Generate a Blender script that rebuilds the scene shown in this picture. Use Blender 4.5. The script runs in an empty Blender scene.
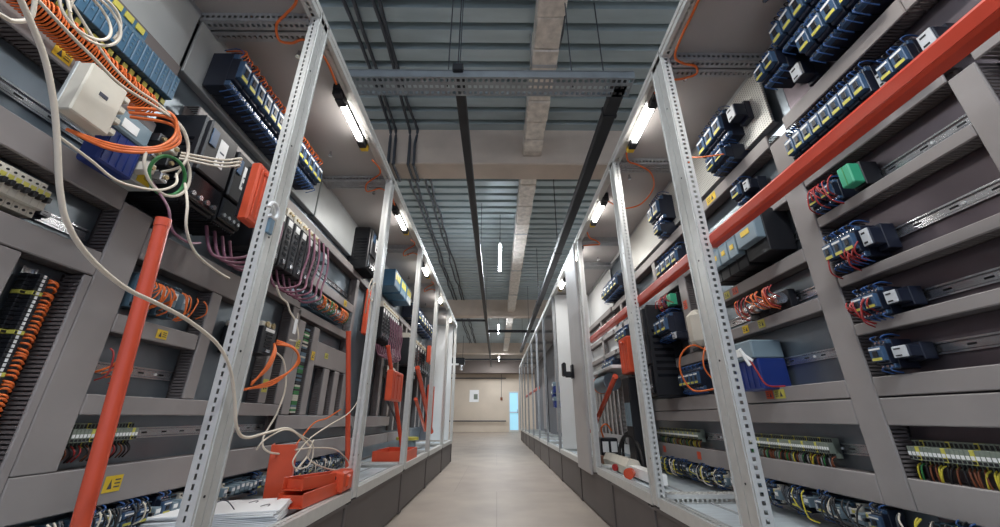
import bpy, math, random
from mathutils import Vector
random.seed(7)
C = bpy.context.scene.collection
sc = bpy.context.scene
PI = math.pi

# ------------------------------------------------------------------ materials
def lin(c):
    return tuple(((v/255)/12.92 if v/255 <= .04045 else ((v/255+.055)/1.055)**2.4) for v in c)
MATS = {}
def mat(name, rgb, rough=.5, metal=0., var=0., scale=8., bump=0., emit=0., stretch=None, spec=.5):
    m = bpy.data.materials.new(name); m.use_nodes = True
    nt = m.node_tree; b = nt.nodes['Principled BSDF']
    c = (*lin(rgb), 1)
    b.inputs['Base Color'].default_value = c
    b.inputs['Roughness'].default_value = rough
    b.inputs['Metallic'].default_value = metal
    b.inputs['Specular IOR Level'].default_value = spec
    if emit:
        b.inputs['Emission Color'].default_value = c
        b.inputs['Emission Strength'].default_value = emit
    if var or bump:
        tc = nt.nodes.new('ShaderNodeTexCoord'); n = nt.nodes.new('ShaderNodeTexNoise')
        n.inputs['Scale'].default_value = scale; n.inputs['Detail'].default_value = 5
        mp = nt.nodes.new('ShaderNodeMapping')
        if stretch: mp.inputs['Scale'].default_value = stretch
        nt.links.new(tc.outputs['Object'], mp.inputs['Vector']); nt.links.new(mp.outputs['Vector'], n.inputs['Vector'])
        if var:
            r = nt.nodes.new('ShaderNodeValToRGB')
            r.color_ramp.elements[0].position = .3; r.color_ramp.elements[1].position = .7
            r.color_ramp.elements[0].color = (*[v*(1-var) for v in c[:3]], 1)
            r.color_ramp.elements[1].color = (*[min(1, v*(1+var)) for v in c[:3]], 1)
            nt.links.new(n.outputs['Fac'], r.inputs['Fac']); nt.links.new(r.outputs['Color'], b.inputs['Base Color'])
        if bump:
            bp = nt.nodes.new('ShaderNodeBump'); bp.inputs['Strength'].default_value = bump; bp.inputs['Distance'].default_value = .01
            nt.links.new(n.outputs['Fac'], bp.inputs['Height']); nt.links.new(bp.outputs['Normal'], b.inputs['Normal'])
    MATS[name] = m
    return m
mat('zinc', (206,206,202), .42, .3, .05, 30, .03)
mat('zinc_dull', (168,170,172), .5, .4, .10, 20, .05)
mat('plate', (132,142,150), .33, .75, .12, 5, .02)
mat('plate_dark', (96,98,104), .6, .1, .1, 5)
mat('plate_red', (112,104,110), .38, .65, .10, 5, .02)
mat('enclosure', (172,168,166), .5, 0, .03, 6, .02)
mat('white_panel', (214,216,216), .45, 0, .02, 6)
mat('blank', (176,180,180), .45, .25, .05, 6)
mat('duct_grey', (144,138,136), .55, 0, .05, 7, .02)
mat('duct_side', (104,97,96), .65, 0, .05, 10)
mat('plinth', (92,86,84), .55, .1, .06, 5)
mat('floor_plate', (204,214,220), .3, .35, .12, 6, .03, stretch=(1,6,1))
mat('navy', (24,30,46), .42, 0, .15, 20)
mat('navy_mid', (58,84,114), .42, 0, .12, 20)
mat('steel_blue', (92,120,138), .45, 0, .08, 20)
mat('grey_blue', (118,136,146), .5, 0, .06, 12)
mat('plc_blue', (62,104,134), .45, 0, .08, 30)
mat('deep_blue', (26,48,116), .4, 0, .08, 10)
mat('black', (22,23,28), .45, 0, .1, 15)
mat('black_gloss', (16,17,22), .22, 0)
mat('cream', (206,200,186), .55, 0, .05, 20)
mat('white', (232,232,230), .5, 0)
mat('tag_white', (196,200,204), .5, 0)
mat('term_grey', (120,128,116), .5, 0)
mat('paper', (240,240,240), .7, 0)
mat('ink', (60,62,75), .7, 0)
mat('orange', (208,80,48), .42, 0, .08, 9, .03)
mat('red_orange', (208,84,58), .22, 0, .06, 7)
mat('bar_red', (206,66,42), .32, 0, .08, 7)
mat('wire_orange', (226,110,44), .45)
mat('wire_red', (160,44,42), .45)
mat('wire_purple', (124,78,96), .45)
mat('wire_white', (222,210,192), .5)
mat('wire_black', (24,22,24), .5)
mat('wire_yellow', (206,190,60), .5)
mat('wire_green', (56,130,70), .5)
mat('wire_brown', (120,66,40), .5)
mat('wire_blue', (46,84,140), .5)
mat('yellow', (222,186,46), .5, 0, .05, 40)
mat('yellow_dull', (196,188,84), .5)
mat('green', (56,158,120), .45)
mat('metal', (200,202,206), .25, .9)
mat('brass', (190,170,130), .3, .8)
mat('deck', (166,180,184), .36, .45, .12, 1.6, .05, stretch=(1,4,1))
mat('beam', (188,174,160), .75, 0, .10, 2.5, .1)
mat('beam_dark', (112,102,96), .8)
mat('foil', (206,198,188), .4, .4, .2, 14, .9)
mat('tray_metal', (140,146,150), .4, .6, .1, 10)
mat('pipe_black', (20,22,28), .5, .0)
mat('conduit', (66,70,76), .55, .1)
mat('wall', (206,192,176), .8, 0, .05, 1.2, .03)
mat('tube_light', (255,250,244), .5, emit=26)
mat('tube_room', (236,244,255), .5, emit=75)
mat('door_glass', (150,200,220), .3, emit=.7)
mat('copper', (150,110,90), .4, .4)

# floor material: beige boards with faint joints
def floor_mat():
    m = mat('floor', (176,158,143), .5)
    nt = m.node_tree; b = nt.nodes['Principled BSDF']
    tc = nt.nodes.new('ShaderNodeTexCoord'); br = nt.nodes.new('ShaderNodeTexBrick')
    br.inputs['Scale'].default_value = 1; br.inputs['Brick Width'].default_value = 1.25; br.inputs['Row Height'].default_value = 2.4
    br.inputs['Mortar Size'].default_value = .004; br.offset = .37
    br.inputs['Color1'].default_value = (*lin((174,158,143)), 1); br.inputs['Color2'].default_value = (*lin((166,150,137)), 1)
    br.inputs['Mortar'].default_value = (*lin((150,136,124)), 1)
    nt.links.new(tc.outputs['Object'], br.inputs['Vector'])
    n = nt.nodes.new('ShaderNodeTexNoise'); n.inputs['Scale'].default_value = 2.2; n.inputs['Detail'].default_value = 7
    nt.links.new(tc.outputs['Object'], n.inputs['Vector'])
    mx = nt.nodes.new('ShaderNodeMix'); mx.data_type = 'RGBA'; mx.blend_type = 'MULTIPLY'; mx.inputs['Factor'].default_value = .5
    nt.links.new(br.outputs['Color'], mx.inputs['A']); nt.links.new(n.outputs['Fac'], mx.inputs['B'])
    nt.links.new(mx.outputs['Result'], b.inputs['Base Color'])
    return m
floor_mat()

def dots_mat():   # blank cover plate pierced with a fine dot raster
    m = mat('dotted', (196,196,190), .45, .2)
    nt = m.node_tree; b = nt.nodes['Principled BSDF']
    tc = nt.nodes.new('ShaderNodeTexCoord')
    mp = nt.nodes.new('ShaderNodeMapping'); mp.inputs['Scale'].default_value = (0, 70, 70)
    v = nt.nodes.new('ShaderNodeTexVoronoi'); v.inputs['Randomness'].default_value = 0; v.inputs['Scale'].default_value = 1
    r = nt.nodes.new('ShaderNodeValToRGB')
    r.color_ramp.elements[0].position = .22; r.color_ramp.elements[0].color = (*lin((128,128,124)), 1)
    r.color_ramp.elements[1].position = .30; r.color_ramp.elements[1].color = (*lin((200,200,194)), 1)
    nt.links.new(tc.outputs['Object'], mp.inputs['Vector']); nt.links.new(mp.outputs['Vector'], v.inputs['Vector'])
    nt.links.new(v.outputs['Distance'], r.inputs['Fac']); nt.links.new(r.outputs['Color'], b.inputs['Base Color'])
dots_mat()

# ------------------------------------------------------------------ mesh builder
class MB:
    def __init__(s): s.v = []; s.f = []; s.m = []; s.mats = []; s.smooth = []
    def mi(s, m):
        if m not in s.mats: s.mats.append(m)
        return s.mats.index(m)
    def add(s, vs, fs, m, smooth=False):
        o = len(s.v); s.v += [tuple(p) for p in vs]; i = s.mi(m)
        for f in fs: s.f.append([o+k for k in f]); s.m.append(i); s.smooth.append(smooth)
    def box(s, x0, x1, y0, y1, z0, z1, m, c=0):
        if x0 > x1: x0, x1 = x1, x0
        if y0 > y1: y0, y1 = y1, y0
        if z0 > z1: z0, z1 = z1, z0
        c = min(c, (x1-x0)*.45, (y1-y0)*.45, (z1-z0)*.45)
        if c <= 0:
            s.add([(x0,y0,z0),(x1,y0,z0),(x1,y1,z0),(x0,y1,z0),(x0,y0,z1),(x1,y0,z1),(x1,y1,z1),(x0,y1,z1)],
                  [(0,3,2,1),(4,5,6,7),(0,1,5,4),(1,2,6,5),(2,3,7,6),(3,0,4,7)], m); return
        V = []; idx = {}
        X = (x0, x1); Y = (y0, y1); Z = (z0, z1); sg = (1, -1)
        for a in (0,1):
            for b in (0,1):
                for d in (0,1):
                    for k in range(3):
                        p = [X[a]+(0 if k == 0 else c*sg[a]), Y[b]+(0 if k == 1 else c*sg[b]), Z[d]+(0 if k == 2 else c*sg[d])]
                        idx[a,b,d,k] = len(V); V.append(p)
        F = []
        for a in (0,1): F.append([idx[a,0,0,0], idx[a,1,0,0], idx[a,1,1,0], idx[a,0,1,0]][::(1 if a else -1)])
        for b in (0,1): F.append([idx[0,b,0,1], idx[1,b,0,1], idx[1,b,1,1], idx[0,b,1,1]][::(-1 if b else 1)])
        for d in (0,1): F.append([idx[0,0,d,2], idx[1,0,d,2], idx[1,1,d,2], idx[0,1,d,2]][::(1 if d else -1)])
        for a in (0,1):
            for b in (0,1): F.append([idx[a,b,0,0], idx[a,b,0,1], idx[a,b,1,1], idx[a,b,1,0]])
            for d in (0,1): F.append([idx[a,0,d,0], idx[a,0,d,2], idx[a,1,d,2], idx[a,1,d,0]])
            for b in (0,1):
                for d in (0,1): F.append([idx[a,b,d,0], idx[a,b,d,1], idx[a,b,d,2]])
        for b in (0,1):
            for d in (0,1): F.append([idx[0,b,d,1], idx[0,b,d,2], idx[1,b,d,2], idx[1,b,d,1]])
        s.add(V, F, m)
    def tube(s, pts, r, m, n=6, closed=False, smooth=True):
        pts = [Vector(p) for p in pts]; N = len(pts); V = []; F = []
        up = None
        for i, p in enumerate(pts):
            t = (pts[min(i+1, N-1)] - pts[max(i-1, 0)])
            if t.length < 1e-9: t = Vector((0,0,1))
            t.normalize()
            if up is None:
                up = Vector((0,0,1)) if abs(t.z) < .9 else Vector((1,0,0))
            a = (up - t*up.dot(t))
            if a.length < 1e-6: a = t.orthogonal()
            a.normalize(); b = t.cross(a); up = a
            for k in range(n):
                g = 2*PI*k/n; V.append(p + a*(math.cos(g)*r) + b*(math.sin(g)*r))
        for i in range(N-1):
            for k in range(n): F.append((i*n+k, i*n+(k+1)%n, (i+1)*n+(k+1)%n, (i+1)*n+k))
        s.add(V, F, m, smooth)
        s.add(V[:n], [tuple(range(n))[::-1]], m); s.add(V[-n:], [tuple(range(n))], m)
    def cyl(s, a, b, r, m, n=12): s.tube([a, b], r, m, n)
    def prism(s, poly, axis, a, b, m):   # poly: 2-D points in the two other axes
        def P(u, v, w): return {'x': (w,u,v), 'y': (u,w,v), 'z': (u,v,w)}[axis]
        n = len(poly); V = [P(u,v,a) for u,v in poly] + [P(u,v,b) for u,v in poly]
        F = [tuple(range(n))[::-1], tuple(range(n, 2*n))] + [(i, (i+1)%n, n+(i+1)%n, n+i) for i in range(n)]
        s.add(V, F, m)
    def perf(s, x0, x1, y0, y1, z0, z1, long, faces, m, pitch=.025, hl=.012, hw=.010):
        """hollow box section; faces = {'-y': rows,...}: those faces are pierced along axis `long`"""
        lo = (x0,y0,z0); hi = (x1,y1,z1); L = 'xyz'.index(long)
        for f in ('-x','+x','-y','+y','-z','+z'):
            ax = 'xyz'.index(f[1]); val = lo[ax] if f[0] == '-' else hi[ax]
            rest = [k for k in range(3) if k != ax]
            def quad(r0, r1):
                V = []
                for (p, q) in ((0,0),(1,0),(1,1),(0,1)):
                    c = [0,0,0]; c[ax] = val; c[rest[0]] = r0[p]; c[rest[1]] = r1[q]; V.append(c)
                s.add(V, [(0,1,2,3)], m)
            if f in faces and L != ax:
                W = [k for k in rest if k != L][0]; rows = faces[f]
                a0, a1 = lo[L], hi[L]; w0, w1 = lo[W], hi[W]
                def q(l0, l1, u0, u1):
                    r = {L: (l0, l1), W: (u0, u1)}; quad(r[rest[0]], r[rest[1]])
                cs = [w0+(w1-w0)*(k+.5)/rows for k in range(rows)] if rows > 1 else [(w0+w1)/2]
                prev = w0
                for c in cs:
                    q(a0, a1, prev, c-hw/2)
                    n = int((a1-a0)/pitch); st = a0+((a1-a0)-n*pitch)/2
                    p = a0
                    for k in range(n):
                        h0 = st+k*pitch+(pitch-hl)/2
                        q(p, h0, c-hw/2, c+hw/2); p = h0+hl
                    q(p, a1, c-hw/2, c+hw/2)
                    prev = c+hw/2
                q(a0, a1, prev, w1)
            else:
                quad((lo[rest[0]], hi[rest[0]]), (lo[rest[1]], hi[rest[1]]))
    def build(s, name, parent=None, world=True):
        me = bpy.data.meshes.new(name)
        off = Vector(parent.location) if (parent is not None and world) else Vector((0,0,0))
        me.from_pydata([tuple(Vector(p)-off) for p in s.v], [], s.f)
        for m in s.mats: me.materials.append(MATS[m])
        me.polygons.foreach_set('material_index', s.m); me.polygons.foreach_set('use_smooth', s.smooth)
        me.update()
        o = bpy.data.objects.new(name, me); C.objects.link(o)
        if parent is not None: o.parent = parent
        return o

def tag(o, label, cat, group=None, kind=None):
    if label: o['label'] = label
    if cat: o['category'] = cat
    if group: o['group'] = group
    if kind: o['kind'] = kind
    return o
def thing(name, label, cat, loc=(0,0,0), rz=0, group=None):
    o = bpy.data.objects.new(name, None); o.empty_display_size = .05; C.objects.link(o)
    o.location = loc; o.rotation_euler = (0,0,rz)
    return tag(o, label, cat, group)
def struct(name, mb):
    o = mb.build(name); o['kind'] = 'structure'; return o
def copy_tree(root, parent=None):
    r = root.copy(); C.objects.link(r)
    if parent is not None: r.parent = parent
    for ch in list(root.children): copy_tree(ch, r)
    return r
def spline(pts, k=6):
    P = [Vector(p) for p in pts]; out = []
    for i in range(len(P)-1):
        p0 = P[max(i-1,0)]; p1 = P[i]; p2 = P[i+1]; p3 = P[min(i+2, len(P)-1)]
        for j in range(k):
            t = j/k
            out.append(.5*((2*p1)+(p2-p0)*t+(2*p0-5*p1+4*p2-p3)*t*t+(3*p1-p0-3*p2+p3)*t*t*t))
    out.append(P[-1]); return out
def cable(name, pts, r, m, label, cat='cable', group=None, n=7, k=6):
    mb = MB(); mb.tube(spline(pts, k), r, m, n); return tag(mb.build(name), label, cat, group)

# ------------------------------------------------------------------ geometry of the place
XL, XR = -.8145, .8255          # fronts of the two cabinet rows
PL = 1.385                      # mounting plate, both sides
DF = 1.31                       # front of the cable ducts
ZP, ZB, ZT = 0.0, .33, 2.50     # floor, cabinet base, cabinet top
CEIL = 4.36

# room shell
mb = MB(); mb.box(-5.2, 5.2, -4, 23.2, -.1, 0, 'floor'); struct('floor', mb)
mb = MB()
y = -4.2; V = []; F = []
prof = [(0,.0),(.045,.0),(.062,-.085),(.203,-.085)]
xs = (-5.2, 5.2); rows = []
while y < 23.2:
    for dy, dz in prof: rows.append((y+dy, CEIL+.070+dz))
    y += .22
for (yy, zz) in rows:
    for x in xs: V.append((x, yy, zz))
for i in range(len(rows)-1): F.append((2*i, 2*i+1, 2*i+3, 2*i+2))
mb.add(V, F, 'deck'); mb.box(-5.2, 5.2, -4.2, 23.2, CEIL+.09, CEIL+.2, 'beam'); struct('ceiling', mb)
mb = MB(); mb.box(-5.2, .66, 22.7, 22.9, 0, CEIL+.1, 'wall'); mb.box(1.22, 5.2, 22.7, 22.9, 0, CEIL+.1, 'wall'); mb.box(.66, 1.22, 22.7, 22.9, 2.1, CEIL+.1, 'wall')
struct('wall_back', mb)
mb = MB(); mb.box(-5.3, -5.2, -4, 22.9, 0, CEIL+.1, 'wall'); struct('wall_left', mb)
mb = MB(); mb.box(5.2, 5.3, -4, 22.9, 0, CEIL+.1, 'wall'); struct('wall_right', mb)
for i, yb in enumerate((4.12, 12.15, 20.1)):
    mb = MB(); mb.box(-5.2, 5.2, yb, yb+.36, 3.80, CEIL+.03, 'beam', .015); struct('trim_%d' % (i+1), mb)
mb = MB(); mb.box(-5.2, 5.2, 22.0, 22.6, 3.02, 3.7, 'beam_dark', .01); struct('trim_4', mb)
# glazed door in the far wall
mb = MB()
for a, b, z0, z1 in ((.66,.71,0,2.1),(1.17,1.22,0,2.1),(.71,1.17,2.03,2.1),(.71,1.17,0,.10),(.71,1.17,.98,1.02)): mb.box(a, b, 22.66, 22.8, z0, z1, 'zinc')
d = struct('door_1', mb)
mb = MB(); mb.box(.71, 1.17, 22.72, 22.74, .1, 2.03, 'door_glass'); o = mb.build('glass_pane', d)
mb = MB(); mb.cyl((1.13,22.60,.95),(1.13,22.60,1.15),.012,'metal'); mb.build('door_handle', d)

# ------------------------------------------------------------------ cabinets
def duct(cab, s, o, y0, y1, z0, z1, front=DF, m='duct_grey', comb=True):
    """slotted cable duct: smooth cover, walls cut into fingers. o = 'h' or 'v'"""
    mb = MB(); X0, X1 = s*(PL-.002), s*front
    cov = s*(front+.010)
    mb.box(cov, X1, y0, y1, z0, z1, m, .003)
    if comb:
        L0, L1 = (y0, y1) if o == 'h' else (z0, z1)
        n = max(2, int((L1-L0)/.0125)); p = (L1-L0)/n
        for k in range(n):
            a = L0+k*p; b = a+p*.6
            if o == 'h':
                mb.box(X0, cov, a, b, z0+.001, z0+.003, 'duct_side'); mb.box(X0, cov, a, b, z1-.003, z1-.001, 'duct_side')
            else:
                mb.box(X0, cov, y0+.001, y0+.003, a, b, 'duct_side'); mb.box(X0, cov, y1-.003, y1-.001, a, b, 'duct_side')
        if o == 'h': mb.box(X0, s*(PL-.012), y0+.001, y1-.001, z0+.001, z1-.001, 'duct_side')
        else: mb.box(X0, s*(PL-.012), y0+.001, y1-.001, z0+.001, z1-.001, 'duct_side')
    return mb.build('cable_duct', cab)
def rail(cab, s, o, a0, a1, c):
    """top-hat DIN rail along y at height c (o='h') or along z at depth-row y=c (o='v')"""
    mb = MB()
    def B(u0, u1, d0, d1):
        if o == 'h': mb.box(s*(PL-d0), s*(PL-d1), a0, a1, c+u0, c+u1, 'metal')
        else: mb.box(s*(PL-d0), s*(PL-d1), c+u0, c+u1, a0, a1, 'metal')
    B(-.0135, .0135, .001, .003); B(-.0135, -.0120, .001, .0085); B(.0120, .0135, .001, .0085)
    B(-.0195, -.0120, .0070, .0085); B(.0120, .0195, .0070, .0085)
    n = int((a1-a0)/.09)
    for k in range(n):
        t = a0+(k+.5)*(a1-a0)/n
        if o == 'h': mb.box(s*(PL-.003), s*(PL-.0036), t-.012, t+.012, c-.003, c+.003, 'black')
        else: mb.box(s*(PL-.003), s*(PL-.0036), c-.003, c+.003, t-.012, t+.012, 'black')
    for t in (a0+.25*(a1-a0), a0+.8*(a1-a0)):
        if o == 'h': mb.cyl((s*(PL-.003), t, c), (s*(PL-.007), t, c), .005, 'white', 8)
        else: mb.cyl((s*(PL-.003), c, t), (s*(PL-.007), c, t), .005, 'white', 8)
    return mb.build('mounting_rail', cab)
def sticker(cab, s, y, z, w=.035, h=.028, m='yellow', front=DF, mark=True):
    mb = MB(); x = s*(front-.001)
    mb.box(x, x-s*.0008, y-w/2, y+w/2, z-h/2, z+h/2, m)
    if mark:
        x2 = x-s*.0009
        mb.prism([(y-w*.28, z-h*.3),(y-w*.02, z-h*.3),(y-w*.15, z+h*.3)], 'x', x2, x2-s*.0004, 'ink')
        for k in range(3): mb.box(x2, x2-s*.0004, y+w*.08, y+w*.4, z-h*.25+k*h*.22, z-h*.17+k*h*.22, 'ink')
    return mb.build('warning_sticker', cab)

def post(cab, s, xf, y0, y1, z0=ZB, z1=ZT, th=.040, zm='zinc'):
    """a pair of pierced corner profiles, front face smooth, flanks pierced"""
    mb = MB(); xb = xf+s*th
    a, b = min(xf, xb), max(xf, xb); ym = (y0+y1)/2
    mb.perf(a, b, y0, ym-.002, z0, z1, 'z', {'-y': 1, ('+x' if s > 0 else '-x'): 1}, zm, hw=.012 if s > 0 else .007, hl=.012 if s > 0 else .015)
    mb.perf(a, b, ym+.002, y1, z0, z1, 'z', {'+y': 2, ('+x' if s > 0 else '-x'): 1}, zm, hw=.009)
    e = xf-s*.004
    mb.box(e, xf, y0+.006, y0+.014, z0, z1, zm, .001); mb.box(e, xf, y1-.014, y1-.006, z0, z1, zm, .001)
    mb.box(xf+s*.006, xf+s*.02, ym-.002, ym+.002, z0, z1, 'zinc_dull')
    for z in (.55, .95, 1.35, 1.75, 2.15): mb.cyl((xf-s*.0015, ym-.018, z), (xf+s*.002, ym-.018, z), .004, 'black', 8)
    return mb.build('corner_post', cab)

def cabinet(s, y0, y1, label, pw, floor='floor_plate', plate='plate', last=False, joint=None, blankm='blank', detail=True, plates=True):
    xf = XL if s < 0 else XR
    cab = thing('control_cabinet', label, 'cabinet', (s*1.1, (y0+y1)/2, 0))
    far = dict(th=.03, zm='zinc_dull') if pw < .08 else {}  # far right posts in duller zinc, their dimness is put into the colour
    post(cab, s, xf, y0, y0+pw, **far)
    if last: post(cab, s, xf, y1, y1+pw, **far)
    xi = xf+s*.05
    # plinth
    j0, j1 = joint if joint else (y0, y1)
    mb = MB(); mb.box(xf+s*.012, xf+s*.03, j0+.045, j1-.045, .012, .30, 'plinth', .002); mb.build('plinth_panel', cab)
    mb = MB(); mb.box(xf+s*.004, xf+s*.05, j0-.040, j0+.040, 0, .31, 'plinth', .004); mb.box(xf+s*.004, xf+s*.05, j0-.002+.0, j0+.002, 0, .312, 'black'); mb.build('plinth_corner', cab)
    mb = MB(); mb.box(xf+s*.004, xf+s*.03, j0+.04, j1-.04, .300, .318, 'plinth', .002); mb.build('plinth_edge', cab)
    mb = MB(); mb.box(s*1.40, s*1.37, y0, y1, 0, .31, 'plinth'); mb.build('rear_plinth', cab)
    # base frame, floor
    mb = MB(); a, b = sorted((xf+s*.002, xi))
    mb.perf(a, b, y0+pw, y1, .32, .372, 'y', {'+z': 1}, 'zinc'); mb.build('base_rail', cab)
    mb = MB(); a, b = sorted((xi, s*1.40)); mb.box(a, b, y0+pw, y1, .325, .345, floor)
    mb.box(s*1.09, s*1.10, y0+pw, y1, .345, .351, 'zinc_dull'); mb.box(s*.93, s*.94, y0+pw, y1, .345, .350, 'zinc_dull')
    mb.build('floor_panel', cab)
    a, b = sorted((xi, s*1.39))
    mb = MB(); mb.perf(a, b, y0+.01, y0+pw-.01, .33, .385, 'x', {'-y': 1, '+z': 2}, 'zinc', hl=.014, hw=.015); mb.build('base_cross_rail', cab)
    # roof
    mb = MB(); mb.box(xf+s*.004, s*1.415, y0, y1, 2.482, ZT, 'enclosure'); mb.build('roof_panel', cab)
    mb = MB(); a, b = sorted((xf, xf+s*.05))
    mb.perf(a, b, y0, y1, 2.445, 2.4815, 'y', {'-z': 1, ('+x' if s > 0 else '-x'): 1}, 'zinc', hl=.015, hw=.013); mb.box(xf-s*.004, xf+s*.004, y0, y1, 2.474, 2.502, 'zinc', .001); mb.build('top_rail', cab)
    mb = MB(); a, b = sorted((xf+s*.05, s*1.39))
    mb.perf(a, b, y0+.004, y0+.05, 2.43, 2.4815, 'x', {'-z': 1, '-y': 1}, 'zinc_dull', hl=.014, hw=.014); mb.perf(a, b, y0+.06, y0+.11, 2.43, 2.4815, 'x', {'-z': 1, '+y': 1}, 'zinc_dull', hl=.014, hw=.014)
    mb.build('top_cross_rail', cab)
    mb = MB(); a, b = sorted((s*1.36, s*1.39)); mb.perf(a, b, y0, y1, 2.44, 2.4815, 'y', {'-z': 1}, 'zinc_dull'); mb.build('rear_top_rail', cab)
    # back
    mb = MB(); mb.box(s*1.40, s*1.412, y0, y1, .33, 2.482, 'enclosure'); mb.build('back_panel', cab)
    if plates:
        mb = MB(); mb.box(s*PL, s*(PL+.004), y0+.001, y1-.001, .37, 2.44, plate); mb.build('mounting_plate', cab)
    for (t, u) in ((.30, .16), (.62, .78)):
        mb = MB(); X = s*(.86+.5*t); Y = y0+(y1-y0)*u
        mb.cyl((X, Y, 2.482), (X, Y, 2.452), .008, 'metal', 8); mb.cyl((X, Y, 2.456), (X, Y, 2.446), .014, 'metal', 6)
        mb.build('roof_bolt', cab)
    return cab

LY = [-.07, 1.21, 2.49, 3.77, 5.05, 6.33, 7.61]
RY = [.10, 1.40, 2.26, 3.56, 4.25, 5.55, 6.85, 8.15, 9.45, 10.75, 12.05, 13.35, 14.65]
LJ = [0, 1.20, 2.46, 3.79, 5.04, 6.40, 7.62]
RJ = [.12, 1.42, 2.39, 3.19, 4.33, 5.54]+RY[6:]
Llab = ['open grey control cabinet at left holding the blue card row, nearest the camera',
        'open grey control cabinet at left with black drives and long black contactor row',
        'open grey control cabinet at left with upright duct slats and the cover heap',
        'open grey control cabinet at left with the orange tray on its floor',
        'nearly empty open cabinet at left, fifth along, with a leaning orange bar',
        'white-lined empty cabinet at the far end of the left row']
L = []
for i in range(6):
    L.append(cabinet(-1, LY[i], LY[i+1], Llab[i], .09, last=(i == 5), joint=(LJ[i], LJ[i+1])))
mb = MB(); mb.box(-.87, -1.20, 7.54, 7.56, .37, 2.44, 'white_panel', .003); mb.build('side_panel', L[5])
mb = MB(); mb.box(-1.202, -1.39, 7.545, 7.56, .37, 2.44, 'plate_dark', .003); mb.build('side_mounting_panel', L[5])
for k in range(3): duct(L[5], -1, 'v', 6.6+k*.35, 6.68+k*.35, .60, 1.96)
mb = MB(); mb.box(XL-.004, XL-.05, 7.66, 7.70, .012, .30, 'plinth'); mb.build('plinth_end', L[5])
Rlab = ['open grey control cabinet at right, nearest the camera, full of empty rails and blue contactors',
        'narrow open control cabinet at right between the first and second bright posts',
        'open control cabinet at right with the tall black drive, behind the second post',
        'right-hand cabinet closed by the grey door with the black handle',
        'white-lit open cabinet at right just beyond the closed grey door',
        'dim open frame at right, first of the far frames beyond the white side panel',
        'dim open frame at right with the blue devices on its plate',
        'third dim open frame at right beyond the white side panel',
        'fourth dim open frame at right beyond the white side panel',
        'fifth dim open frame at right beyond the white side panel',
        'sixth dim open frame at right beyond the white side panel',
        'last dim open frame at the far end of the right row']
R = []
for i in range(12):
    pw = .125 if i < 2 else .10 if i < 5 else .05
    R.append(cabinet(1, RY[i], RY[i+1], Rlab[i], pw, plate='plate_red' if i == 0 else 'plate' if i < 5 else 'plate_dark', last=(i == 11), joint=(RJ[i], RJ[i+1])))  # far frames get darker plates, the shade inside is painted in
# closed door + handle on cabinet 3, white side panel at the end of cabinet 4
mb = MB(); mb.box(XR-.022, XR-.002, 3.68, 4.24, .30, 2.47, 'enclosure', .004); mb.box(XR-.024, XR-.022, 3.70, 3.715, .34, 2.44, 'zinc_dull'); dr = mb.build('cabinet_door', R[3])
mb = MB(); mb.box(XR-.045, XR-.022, 4.12, 4.20, 1.13, 1.27, 'black', .006); mb.box(XR-.11, XR-.04, 4.13, 4.19, 1.14, 1.20, 'black', .01); mb.box(XR-.14, XR-.10, 4.12, 4.20, 1.15, 1.29, 'black', .012); h = mb.build('door_handle', dr, world=False)
h.location = (-R[3].location.x, -R[3].location.y, 0)
mb = MB(); mb.box(.86, 1.39, 5.50, 5.52, .37, 2.46, 'white_panel', .003); mb.build('side_panel', R[4])
mb = MB(); mb.box(1.36, 1.37, 4.33, 5.50, .4, 2.43, 'white_panel', .003); mb.build('inner_back_cover', R[4])
for i in (5, 7, 9):  # far covers coloured grey as well, to paint in the dim interior
    mb = MB(); mb.box(1.355, 1.365, RY[i]+.2, RY[i+1]-.1, .45, 2.1, 'duct_grey', .003); mb.build('inner_back_cover', R[i])

# ---- blank cover plates under the roof
def blank(cab, s, y0, y1, z0, z1, m, x=1.345):
    mb = MB(); mb.box(s*x, s*(x+.012), y0, y1, z0, z1, m, .002); mb.box(s*(x+.012), s*(PL-.001), y0+.01, y1-.01, z0+.002, z0+.006, 'zinc_dull'); mb.build('blank_cover', cab)
blank(L[0], -1, .15, 1.20, 2.13, 2.44, 'blank'); blank(L[1], -1, 1.22, 2.48, 2.13, 2.44, 'blank'); blank(L[2], -1, 2.50, 3.76, 2.13, 2.44, 'blank'); blank(L[3], -1, 3.78, 5.04, 2.13, 2.44, 'blank')
blank(R[1], 1, 1.47, 2.25, 2.10, 2.44, 'dotted'); blank(R[2], 1, 2.28, 3.55, 2.10, 2.44, 'dotted')

# ---- duct grids, right row
bars = [(1.965,2.035),(1.665,1.725),(1.47,1.512),(1.215,1.252),(1.03,1.07),(.822,.885),(.73,.816),(.48,.575)]
for z0, z1 in bars[:5]: duct(R[0], 1, 'h', .832, 1.383, z0, z1)
for z0, z1 in bars[5:]: duct(R[0], 1, 'h', .45, 1.383, z0, z1)
duct(R[0], 1, 'h', .45, .83, 1.965, 2.035)
duct(R[0], 1, 'v', .762, .830, .886, 1.665); duct(R[0], 1, 'h', .45, .76, 1.665, 1.725)
for z0, z1 in ((1.215,1.252),(1.47,1.512)): duct(R[0], 1, 'h', .45, .760, z0, z1)
duct(R[1], 1, 'v', 1.386, 1.494, .48, 1.964)
for z0, z1 in [(1.965,2.035),(1.37,1.43),(1.155,1.21),(.822,.885),(.73,.816),(.48,.572)]: duct(R[1], 1, 'h', 1.496, 2.25, z0, z1)
duct(R[1], 1, 'h', 1.496, 2.25, 1.665, 1.70)
for z0, z1 in [(1.965,2.035),(1.09,1.155),(.80,.885),(.73,.796),(.475,.57)]: duct(R[2], 1, 'h', 2.255, 3.56, z0, z1)
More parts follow.
